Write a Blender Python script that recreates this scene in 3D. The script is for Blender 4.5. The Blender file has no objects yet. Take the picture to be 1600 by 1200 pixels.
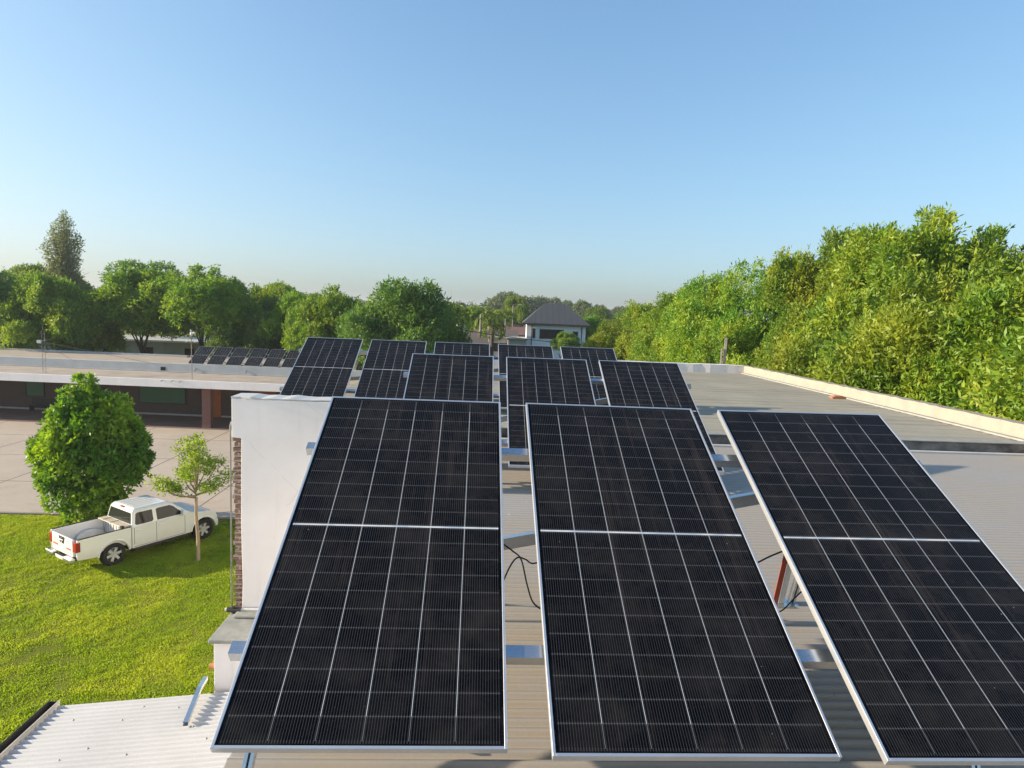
import bpy, math, random
import numpy as np
from mathutils import Vector, Matrix
R = math.radians
rng = np.random.default_rng(7)
random.seed(7)
S = bpy.context.scene
COL = S.collection

# ---------------------------------------------------------------- camera
CZ = 9.0
FOC, PITCH, ROLL, YAW = 998.3, R(6.4066), R(2.3007), R(2.8908)
cam = bpy.data.cameras.new('camera'); camo = bpy.data.objects.new('camera', cam); COL.objects.link(camo)
Fw = Vector((math.sin(YAW)*math.cos(PITCH), math.cos(YAW)*math.cos(PITCH), -math.sin(PITCH)))
r0 = Vector((math.cos(YAW), -math.sin(YAW), 0)); u0 = r0.cross(Fw)
Rt = math.cos(ROLL)*r0 + math.sin(ROLL)*u0; Up = -math.sin(ROLL)*r0 + math.cos(ROLL)*u0
camo.matrix_world = Matrix(((Rt.x, Up.x, -Fw.x, 0), (Rt.y, Up.y, -Fw.y, 0), (Rt.z, Up.z, -Fw.z, CZ), (0, 0, 0, 1)))
cam.sensor_width = 36; cam.lens = FOC/1600*36; cam.clip_start = 0.05; cam.clip_end = 6000
S.camera = camo
S.render.resolution_x = 1024; S.render.resolution_y = 768

# ---------------------------------------------------------------- light
SUN_EL, SUN_AZ = 17.0, -1.0          # sun stands to the left (-X), a hair beyond the camera
sd = Vector((-math.cos(R(SUN_EL))*math.cos(R(SUN_AZ)), math.cos(R(SUN_EL))*math.sin(R(SUN_AZ)), math.sin(R(SUN_EL))))
W = bpy.data.worlds.new('World'); S.world = W; W.use_nodes = True
nt = W.node_tree; bg = nt.nodes['Background']
sky = nt.nodes.new('ShaderNodeTexSky'); sky.sky_type = 'NISHITA'; sky.sun_disc = False
sky.sun_elevation = R(SUN_EL); sky.sun_rotation = R(-90+SUN_AZ)
sky.altitude = 20; sky.air_density = 1.0; sky.dust_density = 2.0; sky.ozone_density = 3.5
tint = nt.nodes.new('ShaderNodeMix'); tint.data_type = 'RGBA'; tint.blend_type = 'MULTIPLY'; tint.inputs[0].default_value = 1
tint.inputs[7].default_value = (.83, .97, 1.09, 1); nt.links.new(sky.outputs[0], tint.inputs[6])     # clearer, less violet air than the model's
v1 = nt.nodes.new('ShaderNodeVectorMath'); v1.operation = 'SCALE'; v1.inputs['Scale'].default_value = 1.42; nt.links.new(tint.outputs[2], v1.inputs[0])
v2 = nt.nodes.new('ShaderNodeVectorMath'); v2.operation = 'MULTIPLY_ADD'; v2.inputs[1].default_value = (.17,)*3; v2.inputs[2].default_value = (1, 1, 1); nt.links.new(tint.outputs[2], v2.inputs[0])
v3 = nt.nodes.new('ShaderNodeVectorMath'); v3.operation = 'DIVIDE'; nt.links.new(v1.outputs[0], v3.inputs[0]); nt.links.new(v2.outputs[0], v3.inputs[1])   # the bright band near the sun rolls off
nt.links.new(v3.outputs[0], bg.inputs[0]); bg.inputs[1].default_value = 0.13
sl = bpy.data.lights.new('sun', 'SUN'); sl.energy = 5.0; sl.angle = R(0.5); sl.color = (1.0, 0.86, 0.66)
slo = bpy.data.objects.new('sun', sl); COL.objects.link(slo)
slo.rotation_euler = (-sd).to_track_quat('-Z', 'Y').to_euler(); slo.location = (-40, 0, 40)
S.view_settings.view_transform = 'Standard'; S.view_settings.look = 'None'
S.view_settings.exposure = 1.07; S.view_settings.gamma = 1

# ---------------------------------------------------------------- helpers
def link(o): COL.objects.link(o); return o
def tag(o, label=None, cat=None, group=None, kind=None):
    if label: o['label'] = label
    if cat: o['category'] = cat
    if group: o['group'] = group
    if kind: o['kind'] = kind
    return o
def thing(name, label, cat, loc=(0, 0, 0), rz=0.0, group=None):
    o = bpy.data.objects.new(name, None); o.empty_display_size = .1; link(o)
    o.location = loc; o.rotation_euler = (0, 0, rz)
    return tag(o, label, cat, group)
def copy_tree(o, parent=None):
    c = o.copy(); link(c)
    if parent: c.parent = parent
    for ch in list(o.children): copy_tree(ch, c)
    return c

class MB:
    def __init__(s): s.v = []; s.f = []; s.sm = []; s.uv = None
    def add(s, vs, fs, smooth=False):
        n = len(s.v); s.v += [tuple(v) for v in vs]
        for f in fs: s.f.append([i+n for i in f]); s.sm.append(smooth)
        return s
    def box(s, x0, x1, y0, y1, z0, z1, M=None):
        vs = [Vector((x, y, z)) for z in (z0, z1) for y in (y0, y1) for x in (x0, x1)]
        if M is not None: vs = [M @ v for v in vs]
        return s.add(vs, [(0, 2, 3, 1), (4, 5, 7, 6), (0, 1, 5, 4), (2, 6, 7, 3), (0, 4, 6, 2), (1, 3, 7, 5)])
    def beam(s, a, b, w, h, up=(0, 0, 1)):
        a, b = Vector(a), Vector(b); d = (b-a).normalized(); up = Vector(up)
        side = d.cross(up).normalized(); u = side.cross(d).normalized()
        vs = [p + side*sx*w/2 + u*sz*h/2 for p in (a, b) for sx, sz in ((-1, -1), (1, -1), (1, 1), (-1, 1))]
        return s.add(vs, [(3, 2, 1, 0), (4, 5, 6, 7), (0, 1, 5, 4), (1, 2, 6, 5), (2, 3, 7, 6), (3, 0, 4, 7)])
    def channel(s, a, b, w, h, t=.004, up=(0, 0, 1), flip=1):   # C section, web on one side
        a, b = Vector(a), Vector(b); d = (b-a).normalized(); up = Vector(up)
        side = d.cross(up).normalized()*flip; u = up - d*up.dot(d); u.normalize()
        prof = [(-w/2, -h/2), (w/2, -h/2), (w/2, -h/2+.015), (w/2-t, -h/2+.015), (w/2-t, -h/2+t), (-w/2+t, -h/2+t),
                (-w/2+t, h/2-t), (w/2-t, h/2-t), (w/2-t, h/2-.015), (w/2, h/2-.015), (w/2, h/2), (-w/2, h/2)]
        n = len(prof); vs = [p + side*x + u*z for p in (a, b) for x, z in prof]
        return s.add(vs, [(i, (i+1) % n, n+(i+1) % n, n+i) for i in range(n)])
    def tube(s, pts, r, k=8, cap=True):
        pts = [Vector(p) for p in pts]; n = len(pts)
        rs = r if isinstance(r, (list, tuple)) else [r]*n
        vs = []; ref = None
        for i, p in enumerate(pts):
            d = (pts[min(i+1, n-1)] - pts[max(i-1, 0)]).normalized()
            if ref is None: ref = Vector((0, 0, 1)) if abs(d.z) < .9 else Vector((1, 0, 0))
            a = d.cross(ref).normalized(); b = d.cross(a).normalized(); ref = b.cross(d)*1.0 if False else ref
            vs += [p + (a*math.cos(t)+b*math.sin(t))*rs[i] for t in [2*math.pi*j/k for j in range(k)]]
        fs = [(i*k+j, i*k+(j+1) % k, (i+1)*k+(j+1) % k, (i+1)*k+j) for i in range(n-1) for j in range(k)]
        s.add(vs, fs, True)
        if cap: s.add(vs[:k], [tuple(range(k))]); s.add(vs[-k:], [tuple(reversed(range(k)))])
        return s
    def prism(s, poly, y0, y1, axis='y'):      # polygon in (x,z) pushed along y; or (x,y) along z; or (y,z) along x
        def P(a, b, c): return {'y': (a, c, b), 'z': (a, b, c), 'x': (c, a, b)}[axis]
        n = len(poly); vs = [P(a, b, y0) for a, b in poly] + [P(a, b, y1) for a, b in poly]
        return s.add(vs, [tuple(range(n)), tuple(reversed(range(n, 2*n)))] + [(i, n+i, n+(i+1) % n, (i+1) % n) for i in range(n)])
    def lathe(s, prof, c=(0, 0, 0), axis='z', k=24, smooth=True):
        c = Vector(c); vs = []
        for r_, h in prof:
            for j in range(k):
                t = 2*math.pi*j/k; a, b = r_*math.cos(t), r_*math.sin(t)
                vs.append(c + Vector({'z': (a, b, h), 'y': (a, h, b), 'x': (h, a, b)}[axis]))
        n = len(prof)
        return s.add(vs, [(i*k+j, i*k+(j+1) % k, (i+1)*k+(j+1) % k, (i+1)*k+j) for i in range(n-1) for j in range(k)], smooth)
    def build(s, name, mat, parent=None, bevel=0, seg=2, local=False, recalc=True):
        me = bpy.data.meshes.new(name)
        vs = s.v
        if parent is not None and not local and parent.type == 'EMPTY':
            L = parent.location; vs = [(v[0]-L.x, v[1]-L.y, v[2]-L.z) for v in vs]
        elif parent is not None and not local and parent.parent is not None:
            L = parent.parent.location; vs = [(v[0]-L.x, v[1]-L.y, v[2]-L.z) for v in vs]
        me.from_pydata(vs, [], s.f); me.polygons.foreach_set('use_smooth', s.sm)
        if recalc:
            import bmesh
            bm = bmesh.new(); bm.from_mesh(me); bmesh.ops.recalc_face_normals(bm, faces=bm.faces); bm.to_mesh(me); bm.free()
        me.materials.append(mat); o = bpy.data.objects.new(name, me); link(o)
        if parent is not None: o.parent = parent
        if bevel:
            m = o.modifiers.new('bevel', 'BEVEL'); m.width = bevel; m.segments = seg; m.limit_method = 'ANGLE'; m.angle_limit = R(35)
        return o

# ---------------------------------------------------------------- materials
class NT:
    def __init__(s, name):
        s.m = bpy.data.materials.new(name); s.m.use_nodes = True; s.t = s.m.node_tree
        s.b = s.t.nodes['Principled BSDF']; s.out = s.t.nodes['Material Output']
    def n(s, typ, **kw):
        x = s.t.nodes.new(typ)
        for k, v in kw.items():
            if k.startswith('i_'):
                key = k[2:]; x.inputs[int(key) if key.isdigit() else key.replace('_', ' ')].default_value = v
            else: setattr(x, k, v)
        return x
    def l(s, a, b): s.t.links.new(a, b)
    def math(s, op, a, b=None, c=None):
        x = s.n('ShaderNodeMath', operation=op)
        for i, q in enumerate((a, b, c)):
            if q is None: continue
            if isinstance(q, (int, float)): x.inputs[i].default_value = q
            else: s.l(q, x.inputs[i])
        return x.outputs[0]
    def mix(s, fac, a, b, blend='MIX'):
        x = s.n('ShaderNodeMix', data_type='RGBA', blend_type=blend)
        for i, q in ((0, fac), (6, a), (7, b)):
            if isinstance(q, (int, float)): x.inputs[i].default_value = q
            elif isinstance(q, tuple): x.inputs[i].default_value = (*q, 1)
            else: s.l(q, x.inputs[i])
        return x.outputs[2]
    def ramp(s, fac, stops):
        x = s.n('ShaderNodeValToRGB'); e = x.color_ramp.elements
        while len(e) < len(stops): e.new(.5)
        for q, (p, c) in zip(e, stops): q.position = p; q.color = (*c, 1) if isinstance(c, tuple) else (c, c, c, 1)
        s.l(fac, x.inputs[0]); return x.outputs[0]
    def coord(s, kind='Object', scale=None):
        x = s.n('ShaderNodeTexCoord').outputs[kind]
        if scale:
            m = s.n('ShaderNodeMapping'); m.inputs['Scale'].default_value = scale; s.l(x, m.inputs[0]); return m.outputs[0]
        return x
    def noise(s, scale, detail=4, rough=.6, vec=None, dist=0):
        x = s.n('ShaderNodeTexNoise', i_Scale=scale, i_Detail=detail, i_Roughness=rough, i_Distortion=dist)
        s.l(vec if vec is not None else s.coord(), x.inputs['Vector']); return x.outputs['Fac']
    def bump(s, h, strength=.3, dist=.01):
        x = s.n('ShaderNodeBump', i_Strength=strength, i_Distance=dist); s.l(h, x.inputs['Height']); s.l(x.outputs[0], s.b.inputs['Normal'])
    def base(s, c):
        if isinstance(c, tuple): s.b.inputs['Base Color'].default_value = (*c, 1)
        else: s.l(c, s.b.inputs['Base Color'])
    def set(s, rough=.6, metal=0, spec=.5, **kw):
        s.b.inputs['Roughness'].default_value = rough; s.b.inputs['Metallic'].default_value = metal
        s.b.inputs['Specular IOR Level'].default_value = spec
        for k, v in kw.items(): s.b.inputs[k.replace('_', ' ')].default_value = v
        return s.m

def mottled(name, c1, c2, scale=3, rough=.8, metal=0, bump=.2, bd=.01, lo=.35, hi=.65, fine=True, spec=.3, vec=None):
    m = NT(name); v = m.coord() if vec is None else m.coord(scale=vec)
    a = m.noise(scale, 6, .65, v); col = m.mix(m.ramp(a, [(lo, 0.0), (hi, 1.0)]), c1, c2)
    if fine:
        b = m.noise(scale*14, 4, .6, v); col = m.mix(m.math('MULTIPLY', b, .35), col, tuple(x*.45 for x in c1))
        m.bump(b, bump, bd)
    m.base(col); return m.set(rough, metal, spec)

M = {}
M['white_plaster'] = mottled('white_plaster', (.84, .80, .78), (.76, .72, .70), 1.1, .85, bump=.15, bd=.004)
def plaster():
    m = NT('aged_white_render'); v = m.coord()
    a = m.noise(1.1, 6, .65, v); b = m.noise(22, 4, .6, v); c = m.mix(m.ramp(a, [(.35, 0.0), (.65, 1.0)]), (.85, .81, .79), (.77, .73, .71))
    dr = m.noise(2.2, 5, .7, m.coord(scale=(3.2, 3.2, .22))); c = m.mix(m.math('MULTIPLY', m.ramp(dr, [(.56, 0.0), (.75, 1.0)]), .22), c, (.45, .42, .38))
    vo = m.n('ShaderNodeTexVoronoi', feature='DISTANCE_TO_EDGE', i_Scale=1.15)
    w_ = m.n('ShaderNodeMix', data_type='VECTOR'); w_.inputs[0].default_value = .16; m.l(v, w_.inputs[4])
    nz = m.n('ShaderNodeTexNoise', i_Scale=3.0, i_Detail=5.0); m.l(v, nz.inputs['Vector']); m.l(nz.outputs['Color'], w_.inputs[5]); m.l(w_.outputs[1], vo.inputs['Vector'])
    ck = m.math('MULTIPLY', m.math('LESS_THAN', vo.outputs['Distance'], .0035), m.math('GREATER_THAN', a, .52)); c = m.mix(m.math('MULTIPLY', ck, .22), c, (.38, .35, .33))
    m.base(c); m.bump(b, .2, .004); return m.set(.85, 0, .3)
M['white_plaster'] = plaster()
M['old_concrete'] = mottled('old_concrete', (.30, .28, .25), (.055, .055, .055), 2.2, .9, bump=.5, bd=.02, vec=(1, 1, 1.6))
M['parapet'] = mottled('parapet', (.40, .34, .27), (.30, .28, .24), 3.0, .9, bump=.6, bd=.015)
M['cap_concrete'] = mottled('cap_concrete', (.36, .36, .33), (.24, .25, .23), 5, .9, bump=.4, bd=.006)
M['grey_plaster'] = mottled('grey_plaster', (.50, .52, .53), (.42, .44, .45), 1.2, .85, bump=.1)
M['roof_gravel'] = mottled('roof_gravel', (.47, .385, .295), (.35, .29, .235), .8, .95, bump=.5, bd=.02)
M['alu'] = mottled('anodised_aluminium', (.80, .80, .80), (.70, .71, .72), 6, .36, .75, .03, .001)
M['galv'] = mottled('galvanised_steel', (.66, .68, .70), (.55, .58, .60), 9, .22, .9, .05, .002, vec=(.2, 1, 1))
M['steel_dull'] = mottled('dull_steel', (.30, .30, .29), (.20, .20, .20), 6, .5, .6, .05, .002)
M['white_metal'] = mottled('painted_white_metal', (.62, .62, .60), (.52, .52, .50), 4, .5)
M['dark_metal'] = mottled('dark_metal', (.03, .03, .032), (.05, .05, .05), 4, .5)
M['red_paint'] = mottled('red_oxide_paint', (.42, .08, .04), (.30, .06, .035), 9, .6)
M['black_rubber'] = mottled('black_rubber', (.012, .012, .012), (.02, .02, .02), 6, .6)
M['skirting'] = mottled('pale_skirting', (.46, .44, .42), (.38, .37, .35), 2, .8)
M['porch_floor'] = mottled('porch_floor', (.22, .16, .14), (.17, .13, .12), .7, .7)
M['green_shutter'] = mottled('green_shutter', (.08, .18, .10), (.065, .15, .085), 1, .6)
M['orange_door'] = mottled('orange_wood_door', (.42, .13, .03), (.34, .10, .025), 2, .5)
M['bark'] = mottled('bark', (.16, .12, .085), (.08, .06, .045), 6, .95, bump=.8, bd=.03, vec=(1, 1, .2))
M['pale_bark'] = mottled('pale_bark', (.42, .31, .20), (.30, .22, .15), 8, .9, bump=.5, bd=.01, vec=(1, 1, .25))
M['white_house'] = mottled('white_house_paint', (.86, .87, .88), (.80, .82, .83), .6, .8)
M['slate'] = NT('dark_sheet_roof'); _m = M['slate']
_x = _m.n('ShaderNodeSeparateXYZ'); _m.l(_m.coord(), _x.inputs[0])
_s = _m.math('GREATER_THAN', _m.math('PINGPONG', _x.outputs[0], .38), .35)
_m.base(_m.mix(_s, _m.mix(_m.noise(1.2, 5), (.042, .044, .048), (.066, .067, .070)), (.03, .028, .03))); M['slate'] = _m.set(.6)
M['brown_roof'] = mottled('brown_tile_roof', (.15, .125, .105), (.12, .10, .09), 1.0, .9)
M['red_roof'] = mottled('red_tile_roof', (.24, .125, .10), (.19, .11, .09), 1.0, .9)
M['tan_wall'] = mottled('tan_wall', (.50, .46, .40), (.43, .40, .35), .6, .9)
M['blue_sheet'] = mottled('blue_sheet_wall', (.26, .34, .44), (.20, .28, .38), .5, .7)
M['dirty_white'] = mottled('weathered_white_wall', (.42, .43, .44), (.28, .29, .30), .7, .9, vec=(1, 1, .3))
M['black_opening'] = mottled('dark_window_glass', (.015, .015, .018), (.022, .022, .025), 1, .25, fine=False)
M['wood_pole'] = mottled('grey_wood_pole', (.34, .30, .26), (.24, .21, .18), 3, .9)
M['clay'] = mottled('fired_clay', (.50, .22, .11), (.40, .17, .08), 9, .9)
M['cream_strap'] = mottled('cream_strap', (.60, .52, .38), (.5, .44, .34), 9, .8)

def brick_mat(name, c1, c2, mort, scale=1.0, bw=.24, bh=.075, ms=.012, big=None):
    m = NT(name); v = m.coord()
    sx = m.n('ShaderNodeSeparateXYZ'); m.l(v, sx.inputs[0])
    cb = m.n('ShaderNodeCombineXYZ'); m.l(m.math('ADD', sx.outputs[0], sx.outputs[1]), cb.inputs[0]); m.l(sx.outputs[2], cb.inputs[1])
    b = m.n('ShaderNodeTexBrick', i_Scale=scale, i_Mortar_Size=ms, i_Brick_Width=bw, i_Row_Height=bh, i_Bias=0.0)
    b.inputs['Color1'].default_value = (*c1, 1); b.inputs['Color2'].default_value = (*c2, 1); b.inputs['Mortar'].default_value = (*mort, 1)
    m.l(cb.outputs[0], b.inputs[0])
    n_ = m.noise(2.5, 5); m.base(m.mix(m.math('MULTIPLY', n_, .5), b.outputs[0], tuple(x*.5 for x in c1)))
    m.bump(m.math('SUBTRACT', 1.0, b.outputs['Fac']), .6, .01); return m.set(.9)
M['brick'] = brick_mat('brown_brick', (.13, .085, .068), (.10, .068, .055), (.12, .10, .09))
M['brick_red'] = brick_mat('red_brick', (.26, .10, .075), (.20, .08, .06), (.20, .15, .13))
M['brick_raw'] = brick_mat('exposed_brick', (.30, .17, .12), (.22, .13, .10), (.42, .36, .30), bw=.13, bh=.062, ms=.01)

def roof_mat(name, ca, cb, rust, metal, rough, rust_lo, rust_hi, y_fade=None, valley=None):
    m = NT(name); v = m.coord()
    n1 = m.noise(.9, 6, .65, v); n2 = m.noise(7, 5, .65, m.coord(scale=(.25, 3, 1))); n3 = m.noise(55, 3, .5, v)
    col = m.mix(m.ramp(n1, [(.35, 0.0), (.65, 1.0)]), ca, cb)
    rf = m.ramp(n2, [(rust_lo, 0.0), (rust_hi, 1.0)])
    if y_fade:
        sx = m.n('ShaderNodeSeparateXYZ'); m.l(v, sx.inputs[0])
        mr = m.n('ShaderNodeMapRange', clamp=True); m.l(sx.outputs[1], mr.inputs[0])
        for i, q in zip((1, 2, 3, 4), (y_fade[0], y_fade[1], 1.0, .12)): mr.inputs[i].default_value = q
        nz = m.math('ADD', mr.outputs[0], m.math('MULTIPLY', m.math('SUBTRACT', n1, .5), .8))
        rf = m.math('MAXIMUM', m.math('MULTIPLY', rf, .5), m.math('MULTIPLY', nz, m.ramp(n2, [(.1, .55), (.7, 1.0)])))
    col = m.mix(rf, col, rust)
    vo = m.n('ShaderNodeTexVoronoi', i_Scale=3.2); m.l(v, vo.inputs['Vector'])
    spot = m.math('LESS_THAN', m.math('ADD', vo.outputs['Distance'], m.math('MULTIPLY', n3, .06)), .075)
    col = m.mix(m.math('MULTIPLY', spot, .6), col, (.62, .62, .58))
    col = m.mix(m.math('MULTIPLY', n3, .35), col, tuple(x*.5 for x in ca))
    if valley:  # corrugated troughs darkened: shading between ridges put into the colour, along with dirt
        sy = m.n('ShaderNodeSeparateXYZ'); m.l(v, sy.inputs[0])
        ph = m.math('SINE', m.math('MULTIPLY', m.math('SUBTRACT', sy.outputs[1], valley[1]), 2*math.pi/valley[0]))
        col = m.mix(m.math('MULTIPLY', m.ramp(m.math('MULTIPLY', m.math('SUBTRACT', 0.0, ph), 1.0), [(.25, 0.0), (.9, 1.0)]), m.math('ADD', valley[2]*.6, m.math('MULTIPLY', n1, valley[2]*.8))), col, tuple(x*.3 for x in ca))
    m.base(col); m.l(m.math('MULTIPLY', m.math('SUBTRACT', 1.0, rf), metal), m.b.inputs['Metallic'])
    m.bump(n3, .12, .003); m.b.inputs['Roughness'].default_value = rough; return m.m
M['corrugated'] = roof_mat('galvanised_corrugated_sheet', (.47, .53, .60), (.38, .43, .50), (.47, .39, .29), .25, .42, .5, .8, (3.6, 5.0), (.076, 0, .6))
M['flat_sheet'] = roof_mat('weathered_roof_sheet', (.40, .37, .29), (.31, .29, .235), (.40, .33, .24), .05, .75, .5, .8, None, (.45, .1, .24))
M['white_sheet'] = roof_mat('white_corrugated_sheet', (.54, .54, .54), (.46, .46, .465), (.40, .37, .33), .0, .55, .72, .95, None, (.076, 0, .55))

# solar cell face, coordinates in metres through the uv map
PW, PL, PT = 1.134, 2.278, .035
def panel_mat():
    m = NT('solar_cells'); uv = m.n('ShaderNodeTexCoord').outputs['UV']
    sx = m.n('ShaderNodeSeparateXYZ'); m.l(uv, sx.inputs[0]); x, y = sx.outputs[0], sx.outputs[1]
    mx, my, gap = .026, .026, .020
    cw = (PW-2*mx)/6; half = (PL-2*my-gap)/2; ch = half/11
    xx = m.math('SUBTRACT', x, mx); yy = m.math('SUBTRACT', y, my)
    low = m.math('GREATER_THAN', yy, half+gap/2)
    y2 = m.math('SUBTRACT', yy, m.math('MULTIPLY', low, half+gap))
    ar = lambda a: m.math('ABSOLUTE', a)
    dx = m.math('PINGPONG', m.math('ADD', xx, 0), cw)      # distance to a column gap alternates, fold it again
    dcol = m.math('MINIMUM', dx, m.math('SUBTRACT', cw, dx))
    inner = m.math('MULTIPLY', m.math('GREATER_THAN', xx, cw/2), m.math('LESS_THAN', xx, cw*5.5))
    col_line = m.math('MULTIPLY', m.math('LESS_THAN', dcol, .0013), inner)
    edge_row = m.math('ADD', m.math('LESS_THAN', yy, ch), m.math('GREATER_THAN', yy, half*2+gap-ch))
    dy = m.math('PINGPONG', y2, ch); drow = m.math('MINIMUM', dy, m.math('SUBTRACT', ch, dy))
    row_line = m.math('LESS_THAN', drow, .0012)
    in_y = m.math('MULTIPLY', m.math('GREATER_THAN', yy, .004), m.math('LESS_THAN', yy, 2*half+gap-.004))
    in_x = m.math('MULTIPLY', m.math('GREATER_THAN', xx, .0), m.math('LESS_THAN', xx, 6*cw))
    bp = cw/16; db = m.math('PINGPONG', m.math('ADD', xx, bp/2), bp); dbus = m.math('MINIMUM', db, m.math('SUBTRACT', bp, db))
    bus = m.math('MULTIPLY', m.math('LESS_THAN', dbus, .00085), m.math('MULTIPLY', in_x, in_y))
    pads = m.math('MULTIPLY', m.math('LESS_THAN', dbus, .002), m.math('LESS_THAN', drow, .006))
    mid = m.math('LESS_THAN', ar(m.math('SUBTRACT', yy, half+gap/2)), .0052)
    mid = m.math('MULTIPLY', mid, in_x)
    oi = m.n('ShaderNodeObjectInfo').outputs['Random']
    off = m.n('ShaderNodeVectorMath', operation='ADD'); m.l(uv, off.inputs[0])
    cmb = m.n('ShaderNodeCombineXYZ'); m.l(m.math('MULTIPLY', oi, 37.0), cmb.inputs[0]); m.l(cmb.outputs[0], off.inputs[1])
    n1 = m.noise(2.0, 5, .6, off.outputs[0])
    cell = m.mix(n1, (.002, .002, .0026), (.0035, .0033, .004))
    c = m.mix(m.math('MULTIPLY', bus, .9), cell, (.052, .052, .054))
    c = m.mix(m.math('MULTIPLY', m.math('MULTIPLY', pads, in_x), .2), c, (.20, .20, .20))
    c = m.mix(m.math('MULTIPLY', m.math('MULTIPLY', row_line, in_x), m.math('MULTIPLY', in_y, .42)), c, (.12, .125, .13))
    cs = m.math('SUBTRACT', 1.0, m.math('MULTIPLY', edge_row, .72))
    c = m.mix(m.math('MULTIPLY', m.math('MULTIPLY', col_line, in_y), cs), c, (.50, .52, .54))
    n2 = m.noise(9, 2, .5, off.outputs[0])
    c = m.mix(mid, c, m.mix(m.ramp(n2, [(.45, 0.0), (.6, 1.0)]), (.62, .62, .62), (.40, .46, .55)))
    # dust film, specks, dried drips
    dust = m.noise(3.2, 7, .7, off.outputs[0]); d2 = m.noise(60, 3, .6, off.outputs[0])
    c = m.mix(m.math('MULTIPLY', m.ramp(dust, [(.45, 0.0), (.8, 1.0)]), .06), c, (.35, .30, .25))
    mp = m.n('ShaderNodeMapping'); mp.inputs['Scale'].default_value = (16, .5, 1); m.l(off.outputs[0], mp.inputs[0]); st = m.noise(1.0, 4, .7, mp.outputs[0])
    c = m.mix(m.math('MULTIPLY', m.ramp(st, [(.56, 0.0), (.72, 1.0)]), .055), c, (.42, .30, .24))
    vo = m.n('ShaderNodeTexVoronoi', i_Scale=7.0); m.l(off.outputs[0], vo.inputs['Vector'])
    sp = m.math('LESS_THAN', m.math('ADD', vo.outputs['Distance'], m.math('MULTIPLY', d2, .05)), .047)
    c = m.mix(m.math('MULTIPLY', sp, .35), c, (.40, .38, .34))
    m.base(c)
    m.l(m.math('ADD', .16, m.math('MULTIPLY', dust, .16)), m.b.inputs['Roughness'])
    m.b.inputs['IOR'].default_value = 1.20
    return m.m
M['cells'] = panel_mat()
M['backsheet'] = mottled('white_backsheet', (.60, .60, .60), (.55, .55, .55), 2, .6)

def leaf_mat(name, dark, light, tip, trans=.35, rough=.5):
    m = NT(name)
    g = m.n('ShaderNodeNewGeometry').outputs['Random Per Island']; oi = m.n('ShaderNodeObjectInfo').outputs['Random']
    n1 = m.noise(.55, 3, .5)
    c = m.mix(g, dark, light); c = m.mix(m.ramp(n1, [(.42, 0.0), (.64, .75)]), c, tip)
    hs = m.n('ShaderNodeHueSaturation'); m.l(c, hs.inputs['Color'])
    m.l(m.math('ADD', .485, m.math('MULTIPLY', oi, .03)), hs.inputs['Hue'])
    m.l(m.math('ADD', .85, m.math('MULTIPLY', oi, .3)), hs.inputs['Value'])
    m.base(hs.outputs[0]); m.set(rough, 0, .35)
    tr = m.n('ShaderNodeBsdfTranslucent'); mulc = m.mix(1.0, hs.outputs[0], (1.5, 1.35, .5), 'MULTIPLY'); m.l(mulc, tr.inputs[0])
    mx = m.n('ShaderNodeMixShader'); mx.inputs[0].default_value = trans
    m.l(m.b.outputs[0], mx.inputs[1]); m.l(tr.outputs[0], mx.inputs[2]); m.l(mx.outputs[0], m.out.inputs[0]); return m.m
M['leaf_right'] = leaf_mat('leaf_ash', (.055, .135, .016), (.20, .33, .028), (.36, .41, .038), .40)
M['leaf_left'] = leaf_mat('leaf_bushy', (.055, .15, .02), (.18, .33, .035), (.28, .39, .04), .42)
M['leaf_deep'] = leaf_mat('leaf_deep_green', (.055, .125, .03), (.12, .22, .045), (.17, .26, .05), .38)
M['leaf_poplar'] = leaf_mat('leaf_poplar', (.10, .13, .06), (.18, .21, .10), (.20, .23, .11), .35)
M['leaf_court'] = leaf_mat('leaf_glossy', (.04, .12, .012), (.14, .28, .02), (.32, .44, .03), .38, .4)
M['leaf_young'] = leaf_mat('leaf_young', (.14, .27, .035), (.24, .40, .05), (.28, .42, .05), .5)
M['leaf_far'] = leaf_mat('leaf_far', (.08, .12, .05), (.12, .16, .065), (.14, .17, .07), .3)
M['leaf_palm'] = leaf_mat('leaf_palm', (.10, .19, .035), (.20, .31, .05), (.25, .33, .06), .4)
M['grass_blade'] = leaf_mat('grass_blade', (.16, .25, .012), (.30, .40, .024), (.38, .44, .04), .5)

# ---------------------------------------------------------------- foliage
def leaves_mesh(name, P, D, L, Wd, seed, fold=.0):
    """P leaf bases, D directions, L lengths, Wd widths: one diamond each"""
    g = np.random.default_rng(seed); n = len(P)
    D = D/np.linalg.norm(D, axis=1, keepdims=True)
    Sd = np.cross(D, g.normal(size=(n, 3))); Sd /= np.linalg.norm(Sd, axis=1, keepdims=True)
    V = np.empty((n, 4, 3)); mid = P + D*(L*.45)[:, None]
    V[:, 0] = P; V[:, 1] = mid + Sd*(Wd/2)[:, None]; V[:, 2] = P + D*L[:, None]; V[:, 3] = mid - Sd*(Wd/2)[:, None]
    me = bpy.data.meshes.new(name); me.vertices.add(4*n); me.vertices.foreach_set('co', V.reshape(-1).astype(np.float32))
    me.loops.add(4*n); me.loops.foreach_set('vertex_index', np.arange(4*n, dtype=np.int32))
    me.polygons.add(n); me.polygons.foreach_set('loop_start', np.arange(0, 4*n, 4, dtype=np.int32)); me.polygons.foreach_set('loop_total', np.full(n, 4, np.int32))
    me.update(calc_edges=True); return me
def unit(a): return a/np.linalg.norm(a, axis=1, keepdims=True)
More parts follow.
